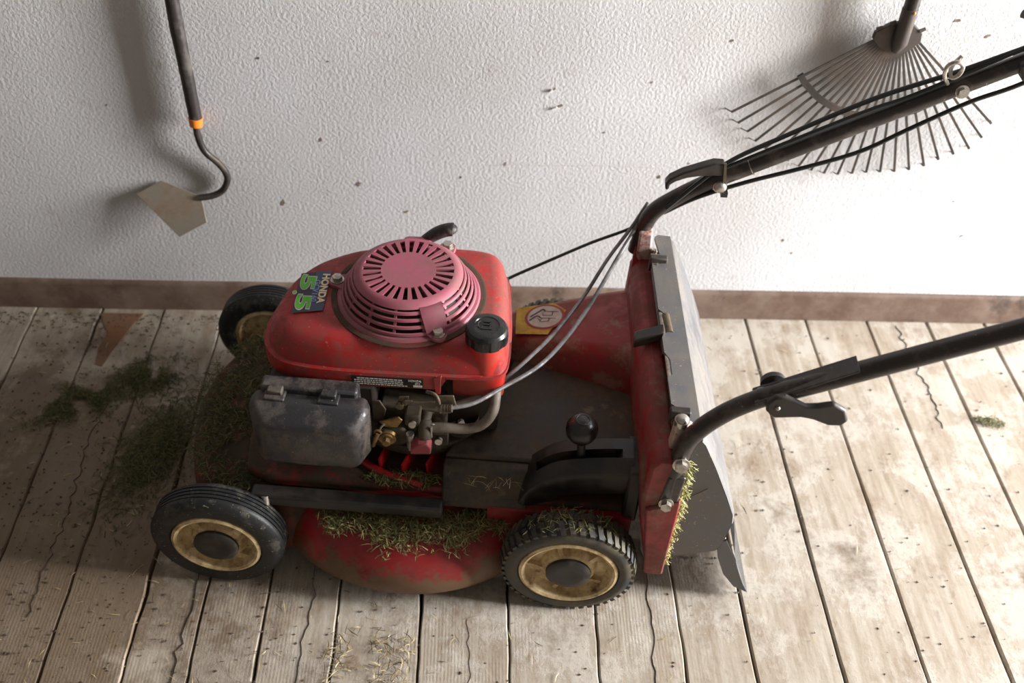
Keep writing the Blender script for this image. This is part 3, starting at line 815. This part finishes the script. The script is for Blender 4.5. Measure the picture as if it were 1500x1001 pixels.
def build_carburettor():
    cb = part('carburettor', M['alu'], mower, box(.236, .330, .125, .165, .235, .300), cyl((.262, .128, .262), (.262, .102, .262), .020), cyl((.285, .116, .290), (.285, .116, .235), .0105),
              box(.274, .297, .106, .130, .282, .304), cyl((.318, .126, .252), (.318, .140, .286), .014), bevel=.003)
    part('choke_bolt', M['brass'], cb, cyl((.249, .104, .262), (.249, .097, .262), .0150, .0135), cyl((.249, .097, .262), (.249, .094, .262), .0105), cyl((.249, .094, .262), (.249, .087, .262), .0062, segs=6))
    part('post', M['steel'], cb, cyl((.283, .098, .276), (.283, .101, .240), .0058))
    part('post_screw', M['steel'], cb, cyl((.286, .106, .290), (.286, .100, .292), .0052))
    part('choke_lever', M['brass'], cb, prism([(.238, .103, .290), (.252, .103, .296), (.266, .103, .303), (.272, .103, .297), (.264, .103, .281), (.246, .103, .280)], (0, .003, 0)), bevel=.0008)
    part('link_rod', M['steel'], cb, tube([(.228, .096, .246), (.236, .094, .270), (.242, .095, .288), (.247, .097, .293)], .0014, 5, 8))
    part('spring_rod', M['brass'], cb, tube([(.229, .092, .250), (.234, .090, .268), (.238, .091, .279)], .0032, 4, 10), lathe([(.0035, -.0015), (.006, 0), (.0035, .0015)], (.238, .092, .281), 'y', 16))
    part('governor_arm', M['dsteel'], cb, prism([(.263, .112, .318), (.277, .112, .319), (.281, .112, .338), (.267, .112, .336)], (0, .0025, 0)), cyl((.268, .111, .322), (.268, .106, .322), .006), bevel=.0005)
    part('throttle_wire', M['dsteel'], cb, tube([(.274, .109, .331), (.300, .109, .332), (.318, .110, .334)], .0013, 4, 8), cyl((.276, .109, .331), (.286, .109, .3315), .0028))
    part('gasket_plate', M['alu'], cb, prism([(.226, .118, .270), (.240, .118, .268), (.246, .118, .300), (.238, .118, .318), (.226, .118, .318)], (0, .003, 0)), bevel=.001)
    part('bracket', M['dsteel'], cb, prism([(.322, .104, .352), (.345, .104, .355), (.349, .104, .334), (.340, .104, .319), (.326, .104, .317)], (0, .003, 0)),
         tube([(.306, .112, .352), (.318, .106, .354), (.324, .103, .346), (.326, .102, .322)], .0026, 5, 8), bevel=.0006)
    for i in range(4):
        part('adjuster_nut', M['dsteel'], cb, cyl((.328+i*.0042, .0985, .3345+i*.0004), (.331+i*.0042, .0985, .3349+i*.0004), .0058))
    tap = part('fuel_tap', M['alu'], mower, cyl((.302, .116, .288), (.304, .098, .266), .0100), cyl((.305, .126, .296), (.302, .114, .286), .008), bevel=.001)
    part('tap_lever', M['red_dull'], tap, prism([(.284, .084, .246), (.285, .084, .256), (.296, .084, .268), (.309, .084, .270), (.315, .084, .262), (.314, .084, .249)], (0, .014, .004)), bevel=.002)
    part('fuel_hose', M['hose'], mower, tube([(.308, .110, .278), (.330, .110, .281), (.362, .111, .281), (.385, .113, .290), (.400, .122, .312), (.402, .150, .325)], .0075, 8, 14))
    part('hose_clip', M['steel'], mower, lathe([(.0085, -.002), (.0092, 0), (.0085, .002)], (.313, .110, .279), 'y', 16), cyl((.313, .103, .289), (.313, .101, .268), .0018))
    part('breather_hose', M['hose'], mower, tube([(.285, .128, .292), (.312, .130, .294), (.345, .136, .302), (.380, .150, .310)], .0055, 6, 12))
    part('float_bowl', M['alu'], mower, lathe([(.0, 0), (.024, .002), (.027, .008), (.027, .030)], (.350, .165, .222), segs=32), box(.318, .335, .118, .132, .232, .256), bevel=.001)
    part('bowl_screw', M['steel'], mower, cyl((.352, .140, .262), (.354, .132, .266), .005))
    part('drain_screw', M['steel'], mower, cyl((.322, .116, .246), (.322, .110, .247), .0055))
build_carburettor()

def build_sticker():
    z0 = lambda x, y: .2475 + (x-.42)*.185 + .0022
    def q(x, y, d=0.): return (x, y, z0(x, y)+d)
    pts = [(.420, .413), (.482, .436), (.503, .400), (.474, .344), (.422, .350)]
    pts = [(x-.002, min(y, .420)) for x, y in pts]
    st = part('warning_sticker', M['yellow'], mower, lambda bm: bm.faces.new([bm.verts.new(q(x, y)) for x, y in pts]), smooth=False)
    cx, cy = .4660, .3865
    def ell(r, d, n=36):
        return [q(cx+math.cos(2*math.pi*i/n)*r*1.08, cy+math.sin(2*math.pi*i/n)*r*1.0, d) for i in range(n)]
    part('red_ring', M['stickred'], st, lambda bm: bm.faces.new([bm.verts.new(p) for p in ell(.0305, .0004)]), smooth=False)
    part('white_disc', M['stickwhite'], st, lambda bm: bm.faces.new([bm.verts.new(p) for p in ell(.0262, .0008)]), smooth=False)
    def line(bm, P, w):
        for (a, b) in zip(P, P[1:]):
            d = Vector((b[0]-a[0], b[1]-a[1])).normalized(); nx, ny = -d.y*w, d.x*w
            bm.faces.new([bm.verts.new(q(cx+X, cy+Y, .0012)) for X, Y in ((a[0]+nx, a[1]+ny), (b[0]+nx, b[1]+ny), (b[0]-nx, b[1]-ny), (a[0]-nx, a[1]-ny))])
    def picto(bm):
        line(bm, [(-.024, .001), (-.003, .019), (.000, .013)], .0014)
        line(bm, [(-.025, -.008), (-.015, .002), (-.010, .002), (-.007, -.003)], .0013)
        line(bm, [(.000, .013), (.022, .010)], .0006); line(bm, [(.013, .012), (.012, .002)], .0008)
        line(bm, [(-.004, .008), (-.003, .003), (.012, .002)], .0005)
        line(bm, [(-.007, -.003), (.018, -.006)], .0006); line(bm, [(.008, -.004), (.006, -.012)], .0008)
        line(bm, [(-.009, -.006), (-.006, -.012), (.006, -.012)], .0005)
        line(bm, [(-.012, -.002), (-.008, -.009), (-.004, -.004)], .0005)
    part('pictogram', M['ink'], st, picto, smooth=False)
build_sticker()

def build_flap():
    y0, y1 = .040, .470
    sk = -.022  # the rear end stands slightly skewed
    def sx(y): return sk*(y-.04)/.43
    # hinge strip with notches along its front edge
    out = [(.646, .100), (.646, .150), (.653, .156), (.653, .186), (.646, .20), (.646, .232), (.655, .244), (.655, .282), (.646, .292), (.646, .400), (.660, .400), (.660, .414), (.646, .414), (.646, .424), (.660, .424), (.656, .468), (.662, .474), (.682, .472), (.682, .040), (.668, .040), (.668, .066), (.655, .066), (.655, .074), (.668, .074), (.668, .094), (.654, .094)]
    fl = part('rear_flap', M['flap'], mower, prism([(x+sx(y), y, .378) for x, y in out], (0, 0, -.006)), angle=30)
    prof = [(.672, .3778), (.683, .3765), (.690, .368), (.712, .322), (.738, .262), (.754, .222), (.757, .200), (.752, .146), (.745, .132)]
    def shell(bm):
        rows = []
        for y in (y0, y0+.004, .12, .25, .38, y1-.004, y1):
            e = .004 if y in (y0, y1) else 0
            rows.append([(x+sx(y)-e*.6, y, z-e*.5) for x, z in prof])
        grid(bm, rows, False)
        for y in (y0, y1):
            bm.faces.new([bm.verts.new((x+sx(y)-.003, y, z-.002)) for x, z in prof+[(.690, .112), (.666, .108), (.664, .20), (.668, .30)]])
    part('shell', M['flap'], fl, shell, angle=40)
    part('under_edge', M['black'], fl, prism([(.668, .045, .118), (.745, .045, .134), (.725, .46, .134), (.648, .46, .118)], (0, 0, .004)))
    def skirt(bm):
        rows = []
        for y, e in ((.046, 0), (.20, .0), (.45, 0)):
            rows.append([(x+sx(y), y, z) for x, z in ((.757, .205), (.766, .165), (.776, .115), (.788, .075), (.803, .040), (.815, .016))])
        grid(bm, rows, False)
        bmesh.ops.solidify(bm, geom=bm.faces[:], thickness=.004)
    part('rubber_skirt', M['flap'], fl, skirt)
    part('skirt_end', M['flap'], fl, prism([(.744, .046, .138), (.757, .046, .150), (.776, .046, .110), (.803, .046, .040), (.815, .046, .016), (.790, .046, .030), (.768, .046, .062), (.752, .046, .104)], (0, .004, 0)), bevel=.001)
    part('scratch', M['black'], fl, tube([(.676, .0385, .250), (.690, .0385, .262), (.706, .0385, .278)], .0006, 4, 5))
    # hinge rod, spring and latch on the rear wall
    part('hinge_rod', M['steel'], mower, cyl((.650, .055, .372), (.632, .44, .372), .0045))
    for a, b in ((.066, .098), (.395, .435)):
        def spring(bm, a=a, b=b):
            n = 60
            P = []
            for i in range(n):
                t = i/(n-1); y = a+(b-a)*t; w = t*2*math.pi*7
                P.append((.650-.018*(y-.05)/.39+math.cos(w)*.0062, y, .372+math.sin(w)*.0062))
            sweep(bm, P, .0014, 6)
        part('hinge_spring', M['dsteel'], mower, spring)
    for y_ in (.083, .407):
        part('hinge_block', M['black'], mower, box(.640-.05*(y_-.08), .668-.05*(y_-.08), y_-.006, y_+.006, .360, .386), bevel=.002)
    part('hinge_rod_sleeve', M['tube'], mower, cyl((.643, .205, .366), (.634, .40, .366), .007))
    part('latch', M['black'], mower, prism([(.598, .236, .345), (.640, .240, .362), (.640, .262, .362), (.598, .258, .345)], (0, 0, .016)), bevel=.003)
    part('latch_pin', M['dsteel'], mower, cyl((.648, .243, .374), (.644, .282, .374), .0065))
build_flap()

def build_handles():
    near_low = part('lower_handle', M['tube'], mower, tube([(.652, .030, .225), (.652, .030, .270), (.653, .030, .330), (.663, .030, .392), (.698, .030, .444), (.749, .030, .484), (.800, .030, .510)], .0122, 8, 18))
    part('flattened_foot', M['tube'], near_low, prism([(.636, .018, .245), (.664, .018, .250), (.668, .018, .320), (.644, .018, .320)], (0, .008, 0)), bevel=.003)
    part('bolt', M['steel'], near_low, hexbolt((.649, .0175, .264), (-.1, -1, .15), .0078, .007))
    part('bolt', M['steel'], near_low, hexbolt((.656, .0175, .350), (0, -1, .15), .0085, .007))
    far_low = part('lower_handle', M['tube'], mower, tube([(.606, .458, .355), (.612, .460, .40), (.627, .460, .437), (.664, .460, .470), (.711, .460, .504), (.757, .460, .531)], .0135, 8, 18))
    def line_n(x): return .484+(x-.747)*(.621-.484)/(1.002-.747)
    def line_f(x): return .504+(x-.711)*(.729-.504)/(1.09-.711)
    # upper handle: one long loop, mostly out of frame to the right
    path = [(.735, .030, line_n(.735)-.002), (.95, .030, line_n(.95)), (1.15, .030, line_n(1.15)), (1.36, .033, line_n(1.36)), (1.42, .06, line_n(1.42)), (1.44, .12, line_n(1.44)+.01), (1.43, .36, line_f(1.43)-.02), (1.40, .43, line_f(1.40)), (1.32, .458, line_f(1.32)), (1.10, .460, line_f(1.10)), (.90, .460, line_f(.90)), (.745, .460, line_f(.745))]
    up = part('upper_handle', M['tube'], mower, tube(path, .0128, 10, 18))
    part('channel_lip', M['tube'], up, prism([(.726, .0165, line_n(.726)+.006), (.836, .0165, line_n(.836)+.016), (.836, .0435, line_n(.836)+.016), (.726, .0435, line_n(.726)+.006)], (0, 0, -.003)), bevel=.001)
    part('collar', M['steel'], far_low, lathe([(.0142, 0), (.0142, .0012)], (0, 0, 0), 'z', 18))
    c = far_low.children[-1]; c.location = (.757, .46, .531); c.rotation_euler = Vector((.379, 0, .225)).to_track_quat('Z', 'Y').to_euler()
    # clamp lever and knob on the near tube
    lv = part('clamp_lever', M['black'], mower, prism([(.738, .008, .488), (.746, .008, .500), (.758, .008, .502), (.786, .008, .488), (.800, .008, .490), (.818, .008, .496), (.834, .008, .486), (.842, .008, .468), (.836, .008, .458), (.820, .008, .457), (.798, .008, .466), (.784, .008, .468), (.752, .008, .463), (.740, .008, .474)], (0, .009, 0)), bevel=.003)
    part('pivot', M['steel'], lv, ball((.752, .0075, .483), .0032, u=12, v=8))
    part('lever_bolt', M['dsteel'], lv, cyl((.752, .012, .483), (.752, .052, .483), .004))
    part('clamp_knob', M['black'], mower, lathe([(.0, .012), (.010, .012), (.0155, .008), (.0165, .0), (.008, -.004)], (.752, .048, .482), 'y', 24))
    # brackets: scraped metal ears of the rear wall
    part('handle_bracket', M['scraped'], mower, prism([(.640, .040, .352), (.664, .040, .352), (.668, .040, .392), (.650, .040, .404), (.642, .040, .396)], (0, .018, 0)), bevel=.003)
    part('bracket_bolt', M['steel'], mower, ball((.651, .049, .405), .0085, sz=.6), cyl((.651, .049, .395), (.651, .049, .404), .010))
    part('handle_bracket', M['scraped'], mower, prism([(.606, .440, .345), (.630, .440, .345), (.627, .440, .404), (.606, .440, .404)], (0, .026, 0)), bevel=.003)
    part('ear', M['red'], mower, prism([(.598, .425, .30), (.612, .425, .30), (.610, .452, .395), (.604, .452, .395)], (0, .012, .004)), bevel=.002)
    # rope hook on the far tube
    hk = part('rope_hook', M['black'], mower, prism([(.634, .444, .487), (.633, .444, .498), (.638, .444, .507), (.656, .444, .520), (.684, .444, .533), (.700, .444, .540), (.716, .444, .540), (.716, .444, .519), (.700, .444, .518), (.684, .444, .516), (.664, .444, .511), (.648, .444, .503), (.640, .444, .496), (.639, .444, .487)], (0, .018, 0)), bevel=.003)
    part('hook_strap', M['dsteel'], hk, prism([(.714, .443, .542), (.718, .443, .542), (.726, .443, .490), (.721, .443, .490)], (0, .004, 0)))
    part('dome_bolt', M['steel'], hk, ball((.716, .4445, .499), .0098, sy=.6), cyl((.716, .450, .499), (.716, .4445, .499), .0105))
    part('strap_end', M['black'], hk, box(.719, .729, .440, .452, .484, .492))
    ey = part('rope_eye', M['steel'], mower, tube([(.998, .456, .690), (.987, .450, .706), (.986, .447, .722), (.996, .445, .729), (1.006, .447, .722), (1.006, .450, .708), (.998, .452, .702), (.995, .456, .716), (1.004, .458, .732)], .0030, 5, 10))
    part('tube_bolt', M['steel'], mower, hexbolt((1.018, .4475, .6845), (0, -1, .1), .0072, .006))
    part('cable_clamp', M['black'], mower, prism([(1.078, .440, .732), (1.100, .440, .746), (1.110, .440, .726), (1.090, .440, .708)], (0, .040, 0)), bevel=.003)
    part('brake_lever', M['black'], mower, tube([(1.058, .452, .800), (1.10, .452, .795), (1.20, .452, .850), (1.30, .454, .878), (1.37, .456, .893)], .006, 6, 10))
build_handles()

def build_cables():
    A = [(.337, .0985, .335), (.372, .115, .332), (.409, .150, .330), (.461, .200, .331), (.500, .270, .326), (.535, .340, .336), (.570, .410, .365), (.598, .452, .401), (.618, .478, .430)]
    B = [(.392, .170, .300), (.409, .175, .318), (.450, .220, .333), (.484, .290, .319), (.524, .360, .332), (.559, .420, .363), (.592, .455, .401), (.616, .480, .436)]
    part('throttle_cable', M['cable'], mower, tube(A, .0032, 8, 10))
    part('brake_cable', M['cable'], mower, tube(B, .0030, 8, 10))
    part('starter_rope', M['bcable'], mower, tube([(.375, .365, .320), (.397, .412, .310), (.46, .43, .339), (.53, .448, .371), (.604, .462, .405), (.640, .470, .450)], .0026, 6, 8))
    part('handle_cable', M['bcable'], mower, tube([(.640, .4415, .455), (.716, .452, .535), (.796, .458, .588), (.906, .460, .657), (1.005, .459, .707), (1.085, .460, .750), (1.25, .46, .84)], .0036, 8, 8))
    part('handle_cable', M['bcable'], mower, tube([(.72, .452, .531), (.80, .4535, .580), (.90, .4535, .641), (.960, .455, .672), (1.08, .458, .748)], .0030, 8, 8))
    part('slack_cable', M['bcable'], mower, tube([(.640, .455, .437), (.685, .450, .473), (.752, .450, .507), (.836, .450, .542), (.908, .450, .576), (.965, .450, .618), (1.035, .450, .668), (1.097, .450, .703), (1.20, .455, .775)], .0034, 8, 8))
build_cables()

# ------------------------------------------------------------------ hoe and rake against the wall
def build_hoe():
    h = bpy.data.objects.new('hoe', None); link(h); h.location = (-.47, -.02, .22)
    tag(h, 'dark-handled garden hoe with orange ferrule and angled steel blade hanging against the white wall', 'hoe')
    O = Vector(h.location)
    def rel(pts): return [Vector(p)-O for p in pts]
    n = 24; hp = [(-.468+.001*i/n, -.021+.004*i/n, .450+1.0*i/n) for i in range(n+1)]
    part('handle', M['hoehandle'], h, lambda bm: sweep(bm, rel([(p[0]+.0012*noise.noise((i*.7, 1, 1)), p[1], p[2]) for i, p in enumerate(hp)]), [.0108+.0012*min(1, i/12) + .0008*noise.noise((i*.9, 3, 2)) for i in range(n+1)], 16))
    part('ferrule', M['orange'], h, lambda bm: sweep(bm, rel([(-.4695, -.0215, .436), (-.4692, -.0212, .438), (-.468, -.021, .453)]), [.0095, .0112, .0118], 20))
    part('gooseneck', M['iron'], h, lambda bm: sweep(bm, rel(catmull([(-.4695, -.021, .440), (-.470, -.021, .415), (-.464, -.020, .385), (-.447, -.017, .361), (-.437, -.014, .339), (-.437, -.012, .319), (-.449, -.011, .297), (-.468, -.013, .286), (-.492, -.017, .2835)], 8)), .0060, 12))
    bl = [(-.558, -.004, .310), (-.488, -.0165, .286), (-.481, -.038, .244), (-.532, -.051, .2195), (-.604, -.0155, .288)]
    part('blade', M['hoesteel'], h, prism(rel(bl), (0, .0018, -.001)), bevel=.0005)
build_hoe()

def build_rake():
    k = bpy.data.objects.new('leaf_rake', None); link(k); k.location = (.68, -.035, .64)
    tag(k, 'steel fan leaf rake with bent tine tips hanging head down on the white wall', 'rake')
    O = Vector(k.location)
    def rel(pts): return [Vector(p)-O for p in pts]
    tips = catmull([(.441, 0, .498), (.458, 0, .475), (.478, 0, .458), (.501, 0, .435), (.545, 0, .410), (.592, 0, .388), (.646, 0, .376), (.692, 0, .380), (.722, 0, .383), (.753, 0, .384), (.782, 0, .389), (.810, 0, .399), (.833, 0, .414), (.858, 0, .427), (.882, 0, .440), (.891, 0, .461), (.897, 0, .488)], 12)
    # even angular spread
    hub = Vector((.682, 0, .665)); ang = [math.atan2(p.z-hub.z, p.x-hub.x) for p in tips]
    nt = 22; a0, a1 = ang[0], ang[-1]
    if a0 > 0: a0 -= 2*math.pi
    ang = [a if a <= 0 else a-2*math.pi for a in ang]
    mids = []
    for i in range(nt):
        a = a0+(a1-a0)*i/(nt-1)
        j = min(range(len(tips)), key=lambda q: abs(ang[q]-a)); tip = tips[j]
        d = Vector((math.cos(a), 0, math.sin(a)))
        tip = hub + d*(tip-hub).length
        # start on the socket edge
        u = i/(nt-1); st = Vector((.645+.070*u, 0, .640-.018*math.sin(math.pi*u)))
        d2 = (tip-st).normalized(); side = Vector((-d2.z, 0, d2.x))
        y0, y1 = -.036, -.030
        P = [(st.x, y0, st.z), (tip.x, y1, tip.z), (tip.x+d2.x*.009, -.009, tip.z+d2.z*.009)]
        mids.append((st, tip))
        def f(bm, P=P, side=side):
            w, th = .0021, .0008
            rings = []
            for p, ww in zip(P, (1, 1, .8)):
                c = Vector(p)
                rings.append([c+side*w*ww+Vector((0, -th, 0)), c-side*w*ww+Vector((0, -th, 0)), c-side*w*ww+Vector((0, th, 0)), c+side*w*ww+Vector((0, th, 0))])
            rings = [[q-O for q in r] for r in rings]
            grid(bm, rings, True, True, True)
        part('tine', M['rake'], k, f, smooth=False)
    def brace(bm):
        P = []
        for i in range(nt):
            st, tip = mids[i]; u = i/(nt-1)
            fr = .50
            q = st+(tip-st)*fr; P.append(Vector((q.x, -.034, q.z))-O)
        P = [P[0]-(P[1]-P[0])*.35]+P+[P[-1]+(P[-1]-P[-2])*.35]
        rings = []
        for i, p in enumerate(P):
            t = (P[min(i+1, len(P)-1)]-P[max(i-1, 0)]).normalized(); s = Vector((-t.z, 0, t.x))
            rings.append([p+s*.0055+Vector((0, -.0025, 0)), p-s*.0055+Vector((0, -.0025, 0)), p-s*.0055+Vector((0, .0022, 0)), p+s*.0055+Vector((0, .0022, 0))])
        grid(bm, rings, True, True, True)
    part('brace', M['rake'], k, brace, angle=30)
    def sock(bm):
        pts = [(.641, .654), (.660, .668), (.676, .672), (.700, .668), (.717, .655), (.719, .640), (.708, .628), (.690, .618), (.670, .620), (.652, .630), (.640, .642)]
        prism(rel([(x, -.0405, z) for x, z in pts]), (0, .009, 0))(bm)
    s = part('socket', M['rakesock'], k, sock, lambda bm: sweep(bm, rel([(.683, -.038, .622), (.683, -.043, .640), (.682, -.046, .66), (.681, -.047, .70)]), [.006, .013, .0125, .0125], 16), bevel=.001)
    for x, z in ((.644, .662), (.714, .661), (.663, .672)):
        part('tab', M['rakesock'], s, prism(rel([(x-.005, -.042, z), (x+.004, -.042, z+.004), (x+.006, -.042, z), (x-.002, -.042, z-.005)]), (0, .003, 0)))
    part('handle', M['tube'], k, cyl(Vector((.6815, -.0465, .685))-O, Vector((.676, -.03, 1.65))-O, .0118, segs=18))
    part('rivet', M['orange'], k, ball(Vector((.684, -.0588, .697))-O, .0026, u=10, v=6))
build_rake()
bpy.data.objects['leaf_rake'].location = (.68, -.024, .631)

# ------------------------------------------------------------------ grass, straw and dirt
def blades(name, m, sampler, n, length, width, label, cat='grass', seed=1, lift=.5, parent=None, flat=0.):
    rnd = random.Random(seed); V = []; F = []
    for _ in range(n):
        s = sampler(rnd)
        if s is None: continue
        x, y, z = s
        a = rnd.uniform(0, 2*math.pi); L = length*rnd.uniform(.4, 1.25); w = width*rnd.uniform(.6, 1.2)
        up = rnd.uniform(0, lift)*(1-flat); c, sn = math.cos(a), math.sin(a); b = rnd.uniform(-.5, .5)
        i = len(V)
        nx, ny = -sn*w*.5, c*w*.5
        p0 = (x-c*L*.5, y-sn*L*.5, z); p1 = (x+nx*b*6, y+ny*b*6, z+L*up*.45+.0008); p2 = (x+c*L*.5, y+sn*L*.5, z+L*up*rnd.uniform(.1, .8))
        tw = rnd.uniform(-.5, .5)*w
        V += [(p0[0]-nx, p0[1]-ny, p0[2]), (p0[0]+nx, p0[1]+ny, p0[2]), (p1[0]-nx, p1[1]-ny, p1[2]-tw), (p1[0]+nx, p1[1]+ny, p1[2]+tw), p2]
        F += [(i, i+1, i+3, i+2), (i+2, i+3, i+4)]
    me = bpy.data.meshes.new(name); me.from_pydata(V, [], F); me.materials.append(m)
    o = bpy.data.objects.new(name, me); link(o, parent)
    if label: tag(o, label, cat, kind='stuff')
    else: o['kind'] = 'stuff'
    return o

def to_world(x, y, z):
    c, s = math.cos(R(-4.894)), math.sin(R(-4.894))
    return (-.373+c*x-s*y, -.638+s*x+c*y, z)
def blob(cx, cy, rx, ry, rot=0., z=.0, h=.0, nz=0., power=.6, soft=False):
    def f(r):
        for _ in range(30):
            t = r.uniform(0, 2*math.pi); q = abs(r.gauss(0, .55)) if soft else r.random()**power
            u, v = math.cos(t)*q*rx, math.sin(t)*q*ry
            x = cx+u*math.cos(rot)-v*math.sin(rot); y = cy+u*math.sin(rot)+v*math.cos(rot)
            if nz and noise.noise((x*24, y*24, 3.3)) < nz+r.uniform(-.25, .1): continue
            return (x, y, z+h*max(0, 1-q)*r.random())
    return f
def local(f):
    def g(r):
        p = f(r)
        return to_world(*p) if p else None
    return g

# on the mower
def deck_mat(r):
    for _ in range(40):
        t = r.uniform(-.04, 1.04); q = r.uniform(-.25, 1)
        x = .155+.265*t; y = .012+.062*q-.012*math.sin(math.pi*t)+.024*(abs(t-.5)*2)**2
        lim = .12+.45*noise.noise((x*26, 3, 1))+r.uniform(-.22, .15)
        if q < lim: continue
        dz = .0 if y > .012 else (y-.012)*.9
        return (x, y, .128+dz+.009*r.random()*max(0, min(1, q+.3)))
blades('grass_clippings', M['grass'], local(deck_mat),
       2700, .017, .0012, 'thick mat of dry green clippings on the near side of the red mower deck', seed=2, lift=.8)
blades('grass_clippings', M['grassdark'], local(blob(.0, .24, .10, .17, .1, .146, .018, -.05)), 3600, .016, .0012, 'dark damp clippings heaped on the front of the mower deck', seed=3, lift=.8)
blades('grass_clippings', M['grass'], local(blob(.27, .098, .06, .014, .05, .170, .010)), 450, .018, .0014, 'small tuft of clippings below the engine behind the black height rod', seed=4, lift=.8)
blades('grass_clippings', M['straw'], local(blob(.40, .088, .045, .014, .05, .192, .002)), 34, .024, .0008, 'few dry stalks on the step of the black belt cover', seed=5, lift=.3)
blades('grass_clippings', M['grass'], local(lambda r: (lambda a, h: (.527+math.cos(a)*.104, .004+.040*h, .1+math.sin(a)*.104))(R(r.gauss(92, 20)), r.random())), 150, .014, .0009, 'clippings stuck to the top of the lugged rear wheel', seed=6, lift=.6)
blades('grass_clippings', M['grasslight'], local(lambda r: (lambda t: (.672-.004*t+r.gauss(0, .0035), .030+r.gauss(0, .006), .335-.225*t+r.gauss(0, .004)))(r.random()**.85)), 900, .013, .0009, 'pale green clippings wedged in the seam of the grey rear flap', seed=8, lift=1.2)
blades('grass_clippings', M['grassdark'], local(blob(.365, .15, .022, .022, 0, .172, .02)), 260, .015, .0014, 'clump of clippings beside the engine and belt cover corner', seed=9, lift=.9)
# on the floor
blades('grass_clump', M['grassdark'], blob(-.715, -.262, .085, .045, .35, .001, .008, -.02, soft=True), 1900, .015, .0012, 'loose dark green clump on the boards farthest left of the mower', seed=11, lift=.5)
blades('grass_clump', M['grassdark'], blob(-.60, -.195, .06, .05, .2, .001, .008, -.02, soft=True), 1700, .015, .0012, 'dark green clump of cut grass on the boards nearest the wall', seed=12, lift=.5)
blades('grass_clump', M['grassdark'], blob(-.545, -.37, .065, .14, -.25, .001, .012, .0, soft=True), 5200, .016, .0012, 'largest dark heap of cut grass on the floor in front of the mower', seed=13, lift=.5)
blades('grass_clump', M['grass'], blob(.979, -.285, .030, .012, -.3, .001, .006), 160, .016, .0013, 'small pale green tuft alone on the bright boards at right', seed=14, lift=.6)
blades('grass_clump', M['straw'], blob(-.14, -.77, .075, .06, .3, .001, .005, -.1), 220, .022, .0012, 'sparse dry clippings scattered on the boards below the front wheel', seed=15, lift=.4)
blades('straw_bits', M['straw'], lambda r: (r.gauss(-.35, .38), r.uniform(-1.1, -.02), .0012), 900, .020, .0010, 'scattered dry straw and stalks littering the floorboards', 'straw', seed=16, lift=.12)
def crumbs(name, m, sampler, n, size, label):
    rnd = random.Random(21); V = []; F = []
    for _ in range(n):
        p = sampler(rnd)
        if p is None: continue
        s = size*rnd.uniform(.35, 1.2); i = len(V)
        for d in ((1, 0, 0), (-.3, .9, 0), (-.5, -.8, 0), (0, 0, .9)):
            V.append((p[0]+d[0]*s*rnd.uniform(.6, 1.3), p[1]+d[1]*s*rnd.uniform(.6, 1.3), p[2]+d[2]*s*.7))
        F += [(i, i+1, i+3), (i+1, i+2, i+3), (i+2, i, i+3)]
    me = bpy.data.meshes.new(name); me.from_pydata(V, [], F); me.materials.append(m)
    tag(link(bpy.data.objects.new(name, me)), label, 'dirt', kind='stuff')
def crumb_at(r):
    k = r.random()
    if k < .35: return (r.uniform(-1.1, .2), -.022-abs(r.gauss(0, .025)), .0)
    if k < .80: return (r.gauss(-.62, .20), r.uniform(-1.0, -.05), .0)
    return (r.uniform(-.4, 1.2), r.uniform(-1.1, -.05), .0)
crumbs('dirt_crumbs', M['crumb'], crumb_at, 2800, .0029, 'dark crumbs of soil strewn over the floorboards and along the baseboard')
